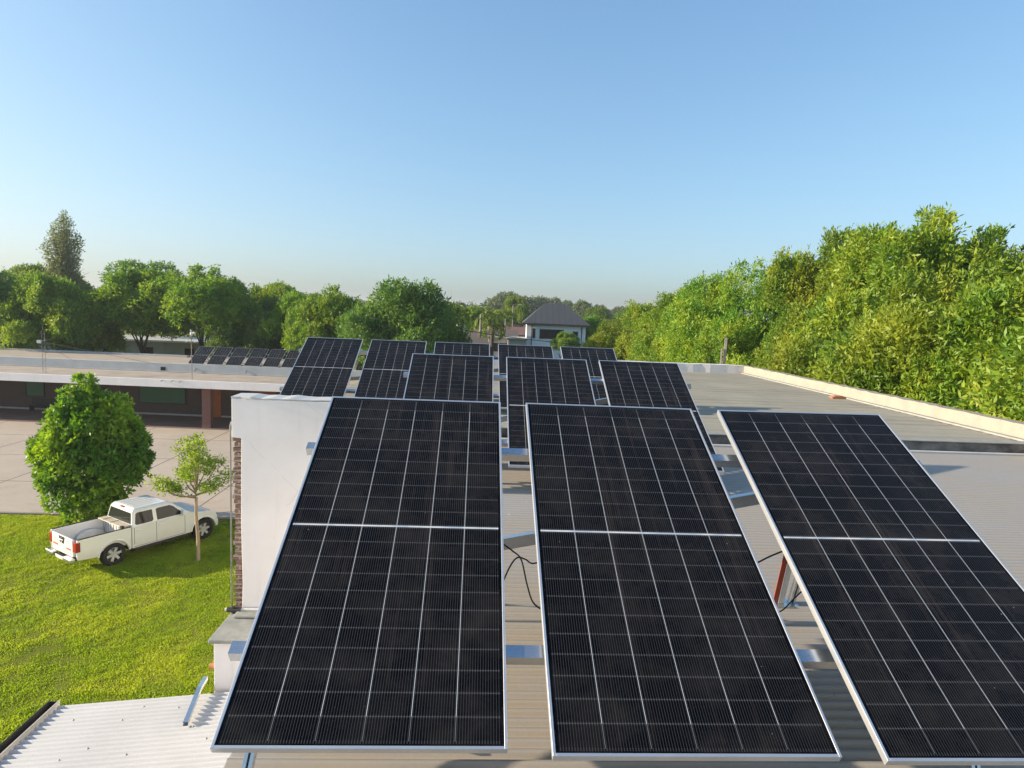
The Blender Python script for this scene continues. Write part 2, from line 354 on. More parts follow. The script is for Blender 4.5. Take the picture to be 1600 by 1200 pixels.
def crown_mesh(name, lobes, n_sprig, per, L, seed, up=.5, spread=.8, sprig_len=.45, aspect=.34, inner=.25, low=-.75):
    g = np.random.default_rng(seed); lobes = np.array(lobes, float)
    wt = (lobes[:, 3]*lobes[:, 4]+lobes[:, 3]*lobes[:, 5]); wt /= wt.sum()
    k = g.choice(len(lobes), n_sprig, p=wt); c = lobes[k, :3]; r = lobes[k, 3:]
    d = unit(g.normal(size=(n_sprig, 3)))
    flip = d[:, 2] < low*g.random(n_sprig)**.3; d[flip, 2] *= -1
    rad = np.where(g.random(n_sprig) < inner, g.uniform(.35, .85, n_sprig), g.uniform(.84, 1.06, n_sprig))
    B = c + d*r*rad[:, None]
    ax = unit(d*.8 + np.array([0, 0, up]) + g.normal(size=(n_sprig, 3))*.35)
    B = np.repeat(B, per, 0); A = np.repeat(ax, per, 0); n = len(B)
    t = g.random(n); sl_ = np.repeat(g.uniform(.6, 1.3, n_sprig)*sprig_len, per)
    P = B + A*(t*sl_)[:, None] + g.normal(size=(n, 3))*.04
    D = A*(.35+.6*t[:, None]) + unit(g.normal(size=(n, 3)))*spread + np.array([0, 0, -.12])
    ln = g.uniform(.7, 1.25, n)*L
    return leaves_mesh(name, P, D, ln, ln*aspect*g.uniform(.8, 1.3, n), seed+1)
def lobe_set(seed, rx, ry, rz, cz, m=16, sub=.38, core=.78):
    g = np.random.default_rng(seed); out = [(0, 0, cz, rx*core, ry*core, rz*core)]
    for i in range(m):
        d = g.normal(size=3); d[2] = abs(d[2])*1.0 - .35; d /= np.linalg.norm(d); s = g.uniform(.55, 1.35)*sub; o_ = g.uniform(.62, .92)
        out.append((d[0]*rx*o_, d[1]*ry*o_, cz+d[2]*rz*o_, rx*s, ry*s, rz*s*g.uniform(.8, 1.2)))
    return out
def trunk_mb(h, r, seed, limbs=6, spread=.5, z_split=.4, k=8, lean=(0, 0)):
    g = random.Random(seed); mb = MB(); zs = h*z_split
    pts = [(lean[0]*t*zs+g.uniform(-.05, .05)*r*3*t, lean[1]*t*zs, -.05+zs*t) for t in (0, .3, .65, 1)]
    mb.tube(pts, [r*1.35, r, r*.88, r*.8], k)
    top = Vector(pts[-1])
    for i in range(limbs):
        a = 2*math.pi*i/limbs + g.uniform(-.4, .4); s = spread*h*g.uniform(.6, 1.1)
        e = top + Vector((math.cos(a)*s, math.sin(a)*s, (h-zs)*g.uniform(.55, .9)))
        m1 = top.lerp(e, .35) + Vector((g.uniform(-.1, .1), g.uniform(-.1, .1), .12))*h*.1
        mb.tube([top-Vector((0, 0, r)), m1, e], [r*.6, r*.36, r*.06], 6)
        for j in range(2):
            b = m1.lerp(e, g.uniform(.1, .5)); e2 = b + Vector((g.uniform(-1, 1), g.uniform(-1, 1), g.uniform(.2, 1)))*h*.14
            mb.tube([b, b.lerp(e2, .5)+Vector((0, 0, .1)), e2], [r*.25, r*.14, r*.03], 5)
    return mb
def tree(label, loc, crown_me, mat, h, r, seed, group=None, limbs=6, z_split=.35, spread=.22, name='tree', bark='bark', scale=1, rz=0.):
    t = thing(name, label, 'tree', loc, rz, group); t.scale = (scale,)*3
    trunk_mb(h, r, seed, limbs, spread, z_split).build('trunk', M[bark], t, local=True, recalc=False)
    c = bpy.data.objects.new('crown', crown_me); link(c); c.parent = t
    if not crown_me.materials: crown_me.materials.append(M[mat])
    return t

# ---------------------------------------------------------------- ground
g0 = MB(); g0.add([(-1500, -300, 0), (1500, -300, 0), (1500, 3500, 0), (-1500, 3500, 0)], [(0, 1, 2, 3)])
gm = NT('ground_grass'); v = gm.coord(); a = gm.noise(.35, 6, .65, v); b = gm.noise(9, 5, .7, v)
c = gm.mix(gm.ramp(a, [(.38, 0.0), (.62, 1.0)]), (.12, .14, .014), (.15, .165, .018)); c = gm.mix(gm.ramp(b, [(.55, 0.0), (.8, .55)]), c, (.14, .11, .05))
gm.base(c); gm.bump(b, .7, .06); gm.set(.95, 0, .1)
tag(g0.build('lawn', gm.m, recalc=False), kind='structure')

cm = NT('court_paving'); v = cm.coord(); sx = cm.n('ShaderNodeSeparateXYZ'); cm.l(v, sx.inputs[0])
jx = cm.math('LESS_THAN', cm.math('PINGPONG', cm.math('ADD', sx.outputs[0], 1.6), 2.6), .03)
jy = cm.math('LESS_THAN', cm.math('PINGPONG', cm.math('ADD', sx.outputs[1], .35), 2.6), .03)
jj = cm.math('MAXIMUM', jx, jy)
a = cm.noise(.25, 6, .7, v); b = cm.noise(1.6, 6, .75, v, .6)
c = cm.mix(cm.ramp(a, [(.35, 0.0), (.65, 1.0)]), (.42, .345, .27), (.48, .40, .315)); c = cm.mix(cm.ramp(b, [(.5, 0.0), (.72, .4)]), c, (.31, .25, .195))
c = cm.mix(cm.math('MULTIPLY', jj, .9), c, (.10, .075, .06)); cm.base(c); cm.bump(b, .15, .01); cm.set(.85, 0, .25)
p = MB(); p.box(-75, 8, 26.35, 45.8, -.2, .05); tag(p.build('court', cm.m), kind='structure')
p = MB(); p.box(-75, 8, 26.20, 26.346, -.2, .065); tag(p.build('kerb', mottled('kerb_concrete', (.34, .29, .24), (.26, .22, .18), 2), None, .01), kind='structure')

# lawn blades
def lawn():
    n = 900000; g = np.random.default_rng(3)
    Y = 7.6 + 18.5*np.sqrt(g.random(n)*.98+.02); X = -3.2 - g.random(n)*(Y*.8-2.4)
    def vn(cell, sd):
        q = np.random.default_rng(sd).random((256, 256)); fx_, fy_ = X/cell+100, Y/cell; i, j = np.floor(fx_).astype(int), np.floor(fy_).astype(int); u, v_ = fx_-i, fy_-j
        i %= 255; j %= 255; return (q[i, j]*(1-u)+q[i+1, j]*u)*(1-v_)+(q[i, j+1]*(1-u)+q[i+1, j+1]*u)*v_
    k = (vn(.22, 1)+vn(.5, 2)*.8+vn(1.8, 3)*.5)/2.3*2-1
    bare = np.clip(1.5-np.abs(Y-25.9)/.9, 0, 1)*np.clip((vn(1.3, 8)-.35)*3, 0, 1)+np.clip(1.2-np.hypot((X+9.0)/.9, (Y-24.2)/1.2), 0, 1)*.9
    keep = g.random(n) < np.clip(.8+.9*k, .15, 1)*(1-.8*np.clip(bare, 0, 1)); X, Y, k = X[keep], Y[keep], k[keep]; n = len(X)
    P = np.stack([X, Y, np.full(n, -.005)], 1)
    D = np.stack([g.normal(size=n)*.75, g.normal(size=n)*.75, np.full(n, .75)], 1)
    L = g.uniform(.035, .07, n)*(1+.8*k)
    me = leaves_mesh('grass', P, D, L, L*g.uniform(.22, .4, n), 5); me.materials.append(M['grass_blade'])
    o = bpy.data.objects.new('grass', me); link(o)
    tag(o, 'short sunlit lawn grass between the paved court and the lower roof', 'grass', kind='stuff')
lawn()

# ---------------------------------------------------------------- the roof we stand on
MR, RR = 6.97, 7.15            # main and raised roof levels
def corrug(x0, x1, y0, y1, z, pitch, amp, slope=0, xref=0, n=8, along='x'):
    k = int((y1-y0)/pitch*n)+1; ys = np.linspace(y0, y1, k); vs = []; xs = (x0, x1)
    for yv in ys:
        dz = amp*math.sin(2*math.pi*yv/pitch)
        for xv in xs: vs.append((xv, yv, z+dz+slope*(xv-xref)))
    mb = MB(); mb.add(vs, [(2*i, 2*i+1, 2*i+3, 2*i+2) for i in range(k-1)], True); return mb
bld = thing('school_building', 'building with grey corrugated roof carrying the three rows of large solar panels', 'building', (4, 10, 0))
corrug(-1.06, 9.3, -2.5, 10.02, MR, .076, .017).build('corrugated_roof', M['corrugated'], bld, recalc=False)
for q_ in ((-1.0, 9.3, -2.5, -2.3, 0, MR-.03), (-1.0, -.75, -2.3, 10.0, 0, MR-.03), (9.35, 9.7, -2.5, 22.4, 0, RR-.1), (-2.74, 9.3, 22.1, 22.4, 0, RR-.1), (-3.04, -2.75, 8.33, 22.4, 0, RR-.1)):
    w = MB(); w.box(*q_); w.build('wall', M['white_plaster'], bld)
w = MB(); w.box(-1.07, -.98, -2.5, 8.0, MR-.13, MR-.012); w.build('eave_flashing', M['skirting'], bld)
f = MB()
xs = [-2.98, 9.32]; k = int((22.2-8.32)/.25*6)
prof = []
for i in range(k+1):
    y = 8.32+(22.2-8.32)*i/k; ph = (y/.25) % 1; prof.append((y, .022 if ph < .16 else 0))
vs = [(x, y, RR+dz - (0 if y > 10.2 or x < 0 else 0)) for y, dz in prof for x in xs]
# left wing part starts at 8.3, right part starts at the step
left = MB(); left.add([(x, y, RR+dz) for y, dz in prof if y < 10.3 for x in (-2.98, -1.1)], [(2*i, 2*i+1, 2*i+3, 2*i+2) for i in range(len([1 for y, d in prof if y < 10.3])-1)])
pr_ = [(y, dz) for y, dz in prof if y >= 10.2]
left.add([(x, y, RR+dz) for y, dz in pr_ for x in xs], [(2*i, 2*i+1, 2*i+3, 2*i+2) for i in range(len(pr_)-1)])
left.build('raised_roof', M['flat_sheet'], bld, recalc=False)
m = MB(); g = random.Random(19)
for i in range(8):
    for j in range(42):
        x, y = -.7+i*1.35+g.uniform(-.02, .02), round((.2+j*.228)/.076)*.076+.019
        m.lathe([(.0, .008), (.004, .007), (.007, 0)], (x, y, MR+.012), k=6)
m.build('roof_screws', M['steel_dull'], bld, recalc=False)['kind'] = 'stuff'
s = MB(); s.box(-1.1, 9.3, 10.03, 10.19, 6.8, RR+.006); s.build('step_wall', M['old_concrete'], bld, .012)
s = MB(); s.box(-1.1, 9.28, 10.0, 10.23, RR+.009, RR+.026); s.build('step_flashing', M['cap_concrete'], bld, .004)
s = MB(); s.box(-1.1, 9.28, 9.90, 9.97, MR+.012, MR+.05); s.build('flashing_strip', M['white_metal'], bld, .01)
# parapets with a worn, uneven top
def worn(x0, x1, y0, y1, z0, z1, seg, axis, seed, name, mat, parent):
    g = random.Random(seed); n = max(2, int(((y1-y0) if axis == 'y' else (x1-x0))/seg)); vs = []; fs = []
    for i in range(n+1):
        t = i/n; j1, j2 = g.uniform(-.012, .012), g.uniform(-.012, .012); zz = z1+g.uniform(-.012, .008)
        if axis == 'y':
            y = y0+(y1-y0)*t; q = [(x0+j1, y, z0), (x1, y, z0), (x1+j2, y, zz), (x0+j1, y, zz)]
        else:
            x = x0+(x1-x0)*t; q = [(x, y0+j1, z0), (x, y1, z0), (x, y1+j2, zz), (x, y0+j1, zz)]
        vs += q
        if i: b = 4*(i-1); fs += [(b+j, b+(j+1) % 4, b+4+(j+1) % 4, b+4+j) for j in range(4)]
    fs += [(0, 1, 2, 3), (4*n, 4*n+3, 4*n+2, 4*n+1)]
    m = MB(); m.add(vs, fs); return m.build(name, mat, parent, .006)
worn(9.34, 9.60, -2.5, 22.5, 6.9, 7.44, .16, 'y', 1, 'side_parapet', M['parapet'], bld)
worn(-2.9, 9.34, 22.2, 22.45, 6.9, 7.45, .3, 'x', 2, 'end_parapet', M['white_plaster'], bld)
m = MB(); m.box(9.20, 9.335, 10.2, 22.1, RR+.012, RR+.05); m.build('parapet_fillet', M['cap_concrete'], bld, .015)

# tall white wall at the left
ww = thing('white_wall', 'tall white rendered wall standing left of the front solar panels', 'wall', (-2.0, 8, 0))
m = MB(); m.prism([(-3.07, 7.80), (-3.07, 7.31), (-2.955, 7.30), (-2.965, 6.2), (-2.95, 5.4), (-2.96, 4.99), (-1.0, 4.99), (-1.0, 7.79)], 8.0, 8.32)
m.box(-2.955, -1.0, 8.02, 8.3, 0, 4.988); m.build('rendered_face', M['white_plaster'], ww, .006)
worn(-3.075, -1.0, 7.995, 8.33, 7.801, 7.822, .12, 'x', 5, 'wall_cap', M['white_metal'], ww)
m = MB(); g = random.Random(4)
z = 0.02
while z < 7.28:
    o_ = g.uniform(-.018, .012); m.box(-3.055+o_, -2.967, 8.02+g.uniform(-.01, .015), 8.31, z, z+.055); z += .067
m.build('exposed_brick', M['brick_raw'], ww, .004)
m = MB(); m.box(-3.04, -2.968, 8.06, 8.30, 0, 7.30); m.build('mortar_bed', M['cap_concrete'], ww)
m = MB(); m.tube([(-3.098, 8.03, 4.9), (-3.098, 8.03, 7.44), (-3.082, 8.03, 7.5)], .011, 8); m.build('conduit', M['steel_dull'], ww)
m = MB(); m.tube([(-3.125, 8.10, .0), (-3.12, 8.10, 7.2)], .006, 6); m.build('green_hose', M['green_shutter'], ww)
m = MB(); m.tube([(-3.16, 7.97, 5.07), (-2.98, 7.955, 5.08), (-1.2, 7.955, 5.085)], .02, 8); m.build('water_pipe', M['white_metal'], ww)
m = MB(); m.tube([(-3.13, 7.965, 5.07), (-2.95, 7.95, 5.075)], .031, 10); m.tube([(-3.05, 7.955, 5.03), (-3.05, 7.955, 5.12)], .022, 8); m.build('valve', M['dark_metal'], ww)

lb = thing('masonry_block', 'low white masonry block with a weathered concrete cap below the tall wall', 'wall', (-2.2, 7.6, 0))
m = MB(); m.box(-3.045, -1.08, 7.33, 7.975, 0, 4.975); m.build('block_body', M['white_plaster'], lb, .006)
m = MB(); m.box(-3.09, -1.08, 7.28, 7.978, 4.979, 5.03); m.build('cap_slab', M['cap_concrete'], lb, .012)
m = MB(); m.box(-3.0, -1.08, 7.80, 7.975, 5.033, 5.07); m.build('fillet', M['cap_concrete'], lb, .015)
m = MB(); m.tube([(-3.13, 7.42, 4.62), (-3.02, 7.42, 4.62)], .035, 10); m.build('pipe_stub', M['clay'], lb)

# low white roof
lr = thing('low_roof', 'low white corrugated roof falling to a gutter at the bottom left', 'roof', (-3, 5, 0))
sl_ = .1; zr = lambda x: 4.41+sl_*(x+2.4)
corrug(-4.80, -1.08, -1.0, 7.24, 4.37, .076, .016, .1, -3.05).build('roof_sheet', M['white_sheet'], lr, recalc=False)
m = MB(); m.box(-4.7, -1.1, -1, 7.2, 0, 3.9); m.build('wall', M['white_plaster'], lr)
gt = MB()   # gutter: open trough with a back board
za = 4.37+.1*(-4.85+3.05)
gt.box(-4.83, -4.815, -1, 7.30, za-.10, za+.055); gt.build('gutter_board', M['skirting'], lr)
gt = MB(); gt.box(-4.93, -4.833, -1, 7.32, za-.10, za-.088); gt.box(-4.942, -4.93, -1, 7.32, za-.10, za+.05); gt.box(-4.93, -4.83, 7.30, 7.315, za-.088, za+.03)
gt.build('gutter', M['dark_metal'], lr, .003)
m = MB(); g = random.Random(9)
for i in range(60):
    x, y = g.uniform(-4.6, -1.4), round(g.uniform(.5, 7.1)/.076)*.076+.019
    m.lathe([(.0, .012), (.008, .009), (.012, 0)], (x, y, 4.382+.1*(x+3.05)), k=8)
m.build('roof_screws', M['steel_dull'], lr)['kind'] = 'stuff'
ch = MB(); ch.channel((-3.215, 7.50, 4.42), (-3.17, 7.22, 4.455), .05, .045); ch.channel((-3.17, 7.22, 4.455), (-3.06, 6.62, 4.425), .05, .045)
o = ch.build('steel_channel', M['galv'], None, recalc=True); tag(o, 'short bent steel channel lying on the low white roof', 'metal bar')

# ---------------------------------------------------------------- solar panels
def panel(label, group, w=PW, l=PL):
    t = thing('solar_panel', label, 'solar panel', group=group)
    fw, lip = .012, .0015      # frame face width
    m = MB()
    m.box(0, fw, 0, -l, -PT, 0); m.box(w-fw, w, 0, -l, -PT, 0)
    m.box(fw, w-fw, 0, -fw, -PT, -.0003); m.box(fw, w-fw, -l+fw, -l, -PT, -.0003)
    m.box(fw, fw+.02, -fw, -l+fw, -PT, -PT+.002); m.box(w-fw-.02, w-fw, -fw, -l+fw, -PT, -PT+.002)
    m.build('frame', M['alu'], t, .0012, 1, local=True)
    me = bpy.data.meshes.new('cell_glass'); z = -.0035
    vs = [(fw, -fw, z), (w-fw, -fw, z), (w-fw, -l+fw, z), (fw, -l+fw, z)]
    me.from_pydata(vs, [], [(0, 3, 2, 1)]); uvl = me.uv_layers.new(name='UVMap')
    sc = (PW/w, PL/l)
    for li, lp in enumerate(me.loops):
        vv = vs[lp.vertex_index]; uvl.data[li].uv = (vv[0]*sc[0], -vv[1]*sc[1])
    me.materials.append(M['cells']); c = bpy.data.objects.new('cell_glass', me); link(c); c.parent = t
    m = MB(); m.box(fw+.0002, w-fw-.0002, -fw-.0002, -l+fw+.0002, z-.005, z-.0012); m.build('backsheet', M['backsheet'], t, local=True)
    for bx in (-.30, -.04, .22):
        m = MB(); m.box(w/2+bx, w/2+bx+.08, -l/2-.03, -l/2+.03, z-.024, z-.006); m.build('junction_box', M['black_rubber'], t, .003, local=True)
    return t
t0 = 27.57
rows = [((-.9764, 4.2942, CZ-.6107), R(-.089), R(t0+.227), [0, 1.3099, 2.6384],
         ['large solar panel at the left end of the front row, beside the white wall',
          'large solar panel in the middle of the front row, between two strips of roof',
          'large solar panel at the right end of the front row, cut by the photo edge']),
        ((-.9540, 8.9762, CZ-.6254), R(-.223), R(t0+.371), [0, 1.3117, 2.6235],
         ['solar panel in the second row, directly behind the left front panel',
          'middle solar panel of the second row, its foot seen between two front panels',
          'solar panel at the right end of the second row, near the concrete step']),
        ((-3.5818, 13.3863, CZ-.6763), R(.312), R(t0-.599), [0, 1.3117, 2.6235, 3.9352, 5.2470],
         ['leftmost solar panel of the rear row, rising above the white wall',
          'second solar panel from the left in the rear row, next to the white wall panel',
          'rear row solar panel with only its top strip showing before the dark round tree',
          'rear row solar panel in front of the white house',
          'rightmost solar panel of the rear row, right of the white house'])]
proto = None
for (o, yaw, tilt, xs, labels) in rows:
    for x, lab in zip(xs, labels):
        if proto is None: t = proto = panel(lab, 'large tilted solar panels on the near roof')
        else: t = copy_tree(proto)
        t['label'] = lab
        t.location = (o[0]+x*math.cos(yaw), o[1]+x*math.sin(yaw), o[2]); t.rotation_euler = (tilt, 0, yaw)
        if o[1] < 5:      # the three near ones each sit a little differently on their rails
            lc, ra = {0: ((-0.989, 4.3086, 8.3916), (28.341, 0.127, 0.418)), 1.3099: ((0.313, 4.2503, 8.3995), (27.822, 0.218, 0.452)), 2.6384: ((1.6218, 4.2326, 8.3971), (27.698, -0.385, -0.192))}[x]
            t.location = lc; t.rotation_euler = [R(a_) for a_ in ra]

def mount(label, o, yaw, tilt, length, roof_z, legs, ext=.075):
    t = thing('mounting_frame', label, 'mounting frame', o, yaw, 'galvanised frames under the solar panel rows')
    T = Matrix.Rotation(tilt, 3, 'X'); n = T @ Vector((0, 0, 1)); dn = T @ Vector((0, -1, 0))
    rz_ = roof_z - o[2]; tops = []
    for s_ in (.195, .80):
        c = dn*(s_*PL) - n*(PT+(.046 if o[1] < 5 else .030))
        m = MB(); m.channel(c + Vector((-ext, 0, 0)), c + Vector((length+(.01 if roof_z != MR or o[1] > 6 else ext), 0, 0)), .062, .055, up=n, flip=-1)
        m.build('rail', M['galv'], t, local=True); tops.append(c - n*.028)
    for i, x in enumerate(legs):
        X = Vector((x, 0, 0))
        foot_r = Vector((x, tops[0].y+.38, rz_+.01)); foot_f = Vector((x-.05, tops[1].y-.22, rz_+.01))
        m = MB(); m.channel(tops[0]+X, foot_r, .04, .04, up=(1, 0, 0)); m.box(x-.05, x+.05, foot_r.y-.05, foot_r.y+.05, rz_, rz_+.008); m.build('rear_leg', M['galv'], t, local=True)
        m = MB(); m.channel(tops[1]+X, foot_f, .04, .04, up=(1, 0, 0)); m.box(x-.05, x+.05, foot_f.y-.05, foot_f.y+.05, rz_, rz_+.008); m.build('front_leg', M['galv'], t, local=True)
        if i in (0, len(legs)-1) or length > 5:
            m = MB(); m.channel(tops[0]+X+Vector((.04, 0, -.03)), tops[1]+X+Vector((.04, 0, -.03)), .03, .04, up=(0, 0, 1)); m.build('rafter', M['galv'], t, local=True)
    y = tops[0].y+.03
    m = MB(); m.channel((-.1, y, rz_+.28), (length+.1, y, tops[0].z-.0), .05, .075, up=(0, 0, 1), flip=-1); m.build('brace', M['galv'], t, local=True)
    return t
mount('galvanised frame of rails and braces under the front row', rows[0][0], rows[0][1], rows[0][2], 3.77, MR, [.10, 3.28])
mount('galvanised frame of rails and braces under the second row', rows[1][0], rows[1][1], rows[1][2], 3.76, MR, [.22, 1.9, 3.5])
mount('galvanised frame of rails under the rear row', rows[2][0], rows[2][1], rows[2][2], 6.38, RR, [.6, 2.4, 4.3, 6.1])
# red painted prop between the middle and right panels
pp = thing('red_prop', 'steel prop painted red on one side, seen between the middle and right front panels', 'prop', (2.2, 4.3, MR))
m = MB(); m.beam((2.185, 4.32, MR+.01), (2.20, 4.10, 7.98), .006, .038, (1, 0, 0)); m.build('red_face', M['red_paint'], pp)
m = MB(); m.beam((2.228, 4.34, MR+.01), (2.243, 4.12, 7.98), .045, .04, (1, 0, 0)); m.build('steel_post', M['white_metal'], pp)
m = MB(); m.box(2.13, 2.30, 4.26, 4.40, MR+.010, MR+.018); m.build('foot_plate', M['galv'], pp)
def cable(label, pts, r=.005, mat='black_rubber', grp=None):
    P = [Vector(p) for p in pts]; q = []
    for i in range(len(P)-1):
        p0, p1, p2, p3 = P[max(i-1, 0)], P[i], P[i+1], P[min(i+2, len(P)-1)]
        for k in range(8):
            t = k/8; q.append(.5*((2*p1)+(p2-p0)*t+(2*p0-5*p1+4*p2-p3)*t*t+(3*p1-p0-3*p2+p3)*t**3))
    q.append(P[-1]); o = MB().tube(q, r, 6).build('cable', M[mat], None, recalc=False); return tag(o, label, 'cable', grp)
cable('thin black cable dropping in a long curve between the left and middle front panels', [(.14, 3.55, 7.69), (.22, 3.5, 7.65), (.27, 3.5, 7.60), (.30, 3.4, 7.50), (.33, 3.3, 7.44), (.40, 3.3, 7.39)], .0045)
cable('short arched black cable looping over the curved one between two front panels', [(.15, 3.3, 7.52), (.19, 3.3, 7.63), (.23, 3.3, 7.69), (.28, 3.36, 7.66), (.33, 3.45, 7.60), (.40, 3.5, 7.60)], .0045)
cable('black cable crossing in front of the red prop', [(1.50, 3.3, 7.66), (1.62, 3.3, 7.73), (1.76, 3.3, 7.79)], .0045)
cable('black cable curling on the shaded roof at the foot of the red prop', [(2.02, 4.1, 7.0), (2.10, 4.05, 7.06), (2.16, 4.0, 7.18), (2.26, 3.95, 7.34)], .005)
m = MB(); g = random.Random(2)
m.lathe([(.0, -.012), (.018, -.012), (.021, .0), (.017, .02), (.009, .026), (.0, .024)], (0, 0, 0), 'x', 9, False)
o = m.build('clay_fragment', M['clay'], None); o.location = (-.02, 2.75, MR+.028); tag(o, 'small orange clay fragment on the roof below the left front panel', 'debris')
m = MB(); m.prism([(-.16, 0), (.15, 0), (.18, .05), (.06, .085), (-.10, .07), (-.19, .04)], -.09, .08)
o = m.build('broken_brick', M['clay'], None, .01); o.location = (9.02, 15.6, RR+.012); tag(o, 'broken brick lying on the raised roof beside the right parapet', 'brick')
m = MB(); m.beam((8.76, 22.6, 6.5), (8.73, 22.5, 8.40), .09, .07); m.beam((8.62, 22.56, 6.5), (8.60, 22.5, 8.02), .05, .05)
o = m.build('post', M['wood_pole'], None, .004); tag(o, 'pale weathered post standing behind the far parapet in front of the trees', 'post')

# ---------------------------------------------------------------- long low building across the court
FO = Vector((-19.1, 45.2, 0)); FA = -math.atan(.06)
fb = thing('classroom_building', 'long low brick building with a flat roof across the paved court', 'building', FO, FA)
def part(mb, name, mat, par=None, **k): return mb.build(name, M[mat], par or fb, local=True, **k)
x0, x1 = -42, 34
m = MB(); holes = [(-31.5, -27.6), (-24.6, -21.2)]
m.box(x0, x1, 4.40, 4.65, .05, 3.3); part(m, 'brick_wall', 'brick')
m = MB(); m.box(x0, x1, 4.36, 4.396, .06, .19); part(m, 'skirting', 'skirting')
m = MB(); m.box(x0, x1, -.45, 4.36, -.2, .056); part(m, 'porch_floor', 'porch_floor')
m = MB(); m.box(x0, x1, -.575, 4.39, 2.93, 2.99); part(m, 'canopy_ceiling', 'white_plaster')
m = MB(); m.box(x0, x1, -.70, -.58, 2.93, 3.47); part(m, 'canopy_fascia', 'white_plaster', bevel=.012)
m = MB(); m.box(x0, x1, -.576, 4.4, 2.994, 3.40); part(m, 'canopy_roof', 'roof_gravel')
m = MB(); m.box(x0, x1, 4.403, 4.65, 3.404, 4.07); part(m, 'upper_fascia', 'grey_plaster', bevel=.015)
m = MB(); m.box(x0, x1, 4.34, 4.40, 3.405, 3.48); part(m, 'fillet', 'grey_plaster', bevel=.015)
m = MB(); m.box(x0, x1, 4.653, 11.2, 3.3, 4.0); part(m, 'upper_roof', 'roof_gravel')
m = MB(); m.box(x0, x1, 11.0, 11.25, 4.003, 4.14); part(m, 'rear_parapet', 'grey_plaster')
m = MB(); m.box(x0, x1, 10.9, 11.2, 0, 3.29); part(m, 'rear_wall', 'brick')
for x in (-37.6, -28.2, -19.0, -9.65, -.28, 9.1, 18.5, 27.9):
    m = MB(); m.box(x, x+.62, -.02, .42, .058, 2.926); part(m, 'column', 'brick_red', bevel=.01)
def shutter(x, w_, z0, z1):
    m = MB(); m.box(x, x+w_, 4.33, 4.385, z0, z1); o = part(m, 'shutter_window', 'green_shutter')
    m = MB(); k = int((z1-z0)/.055)
    for i in range(k): m.box(x+.04, x+w_-.04, 4.322, 4.328, z0+.02+i*.055, z0+.05+i*.055)
    f = m.build('slats', M['green_shutter'], o, local=True)
    m = MB(); m.box(x-.05, x, 4.31, 4.392, z0-.05, z1+.05); m.box(x+w_, x+w_+.05, 4.31, 4.392, z0-.05, z1+.05); m.box(x, x+w_, 4.31, 4.392, z0-.05, z0-.003); m.box(x, x+w_, 4.31, 4.392, z1+.003, z1+.05)
    m.build('frame', M['dark_metal'], o, local=True)
shutter(-16.0, 1.32, 1.13, 2.30); shutter(-7.24, 3.5, 1.0, 2.30); shutter(-25.5, 3.4, 1.0, 2.3); shutter(4.6, 1.6, 1.1, 2.3)
def door(x, w_):
    m = MB(); m.box(x, x+w_, 4.33, 4.385, .06, 2.25); o = part(m, 'door', 'orange_door')
    m = MB(); m.box(x+.12, x+w_-.12, 4.318, 4.326, .3, 1.0); m.box(x+.12, x+w_-.12, 4.318, 4.326, 1.2, 2.1); m.build('panelling', M['orange_door'], o, .01, local=True)
    m = MB(); m.tube([(x+w_-.1, 4.30, 1.0), (x+w_-.1, 4.30, 1.12)], .014, 6); m.build('handle', M['steel_dull'], o, local=True)
door(-1.98, 1.02); door(1.35, 1.9)
m = MB(); m.box(-5.62, -5.24, 4.39, 4.402, 3.18+.32, 3.42+.36); part(m, 'vent_opening', 'black_opening')
for x in (-2.6, -1.9, -1.35): # drip marks and small pipes through the canopy edge
    m = MB(); m.tube([(x, -.60, 3.44), (x, -.95, 3.36)], .025, 6); part(m, 'drain_spout', 'steel_dull')
bn = thing('bench', 'dark bench against the brick wall under the canopy at the left', 'bench', FO, FA)
m = MB(); m.box(-15.5, -12.9, 3.7, 4.15, .45, .50); m.build('seat', M['dark_metal'], bn, .01, local=True)
m = MB(); m.box(-15.5, -12.9, 4.16, 4.20, .55, .98); m.build('backrest', M['dark_metal'], bn, .01, local=True)
for x in (-15.4, -14.2, -13.05):
    m = MB(); m.box(x, x+.05, 3.72, 4.18, .057, .448); m.build('leg', M['dark_metal'], bn, local=True)
# small panels on its roof
fl = ['leftmost of the small solar panels on the roof of the low building', 'second small solar panel from the left on the low building roof',
      'third small solar panel from the left on the low building roof', 'fourth small solar panel from the left on the low building roof',
      'fifth small solar panel from the left on the low building roof', 'sixth small solar panel, half hidden behind the leftmost rear panel',
      'small solar panel on the low building glimpsed between two rear row panels']
q = Matrix.Rotation(FA, 3, 'Z'); tf = R(32)
for i, k in enumerate([0, 1, 2, 3, 4, 5, 9]):
    t = copy_tree(proto); t['label'] = fl[i]; t['group'] = 'small solar panels on the low building roof'
    P = FO + q @ Vector((-3.57+1.43*k, 4.50+PL*math.cos(tf), 4.12+PL*math.sin(tf))); t.location = P; t.rotation_euler = (tf, 0, FA); t.scale = (1.06, 1, 1)
bf = thing('mounting_frame', 'metal frame carrying the small solar panels on the low building roof', 'mounting frame', FO, FA)
for yy, zz in ((4.9, 4.26), (5.95, 4.92)):
    m = MB(); m.channel((-3.7, yy, zz), (11.0, yy, zz), .05, .06); m.build('rail', M['galv'], bf, local=True)
for x in (-2.9, 1.0, 4.7, 8.6):
    m = MB(); m.beam((x, 4.9, 4.25), (x, 4.2, 3.55), .05, .05); m.build('front_leg', M['steel_dull'], bf, local=True)
    m = MB(); m.beam((x, 5.95, 4.9), (x, 6.5, 4.0), .05, .05); m.build('rear_leg', M['steel_dull'], bf, local=True)

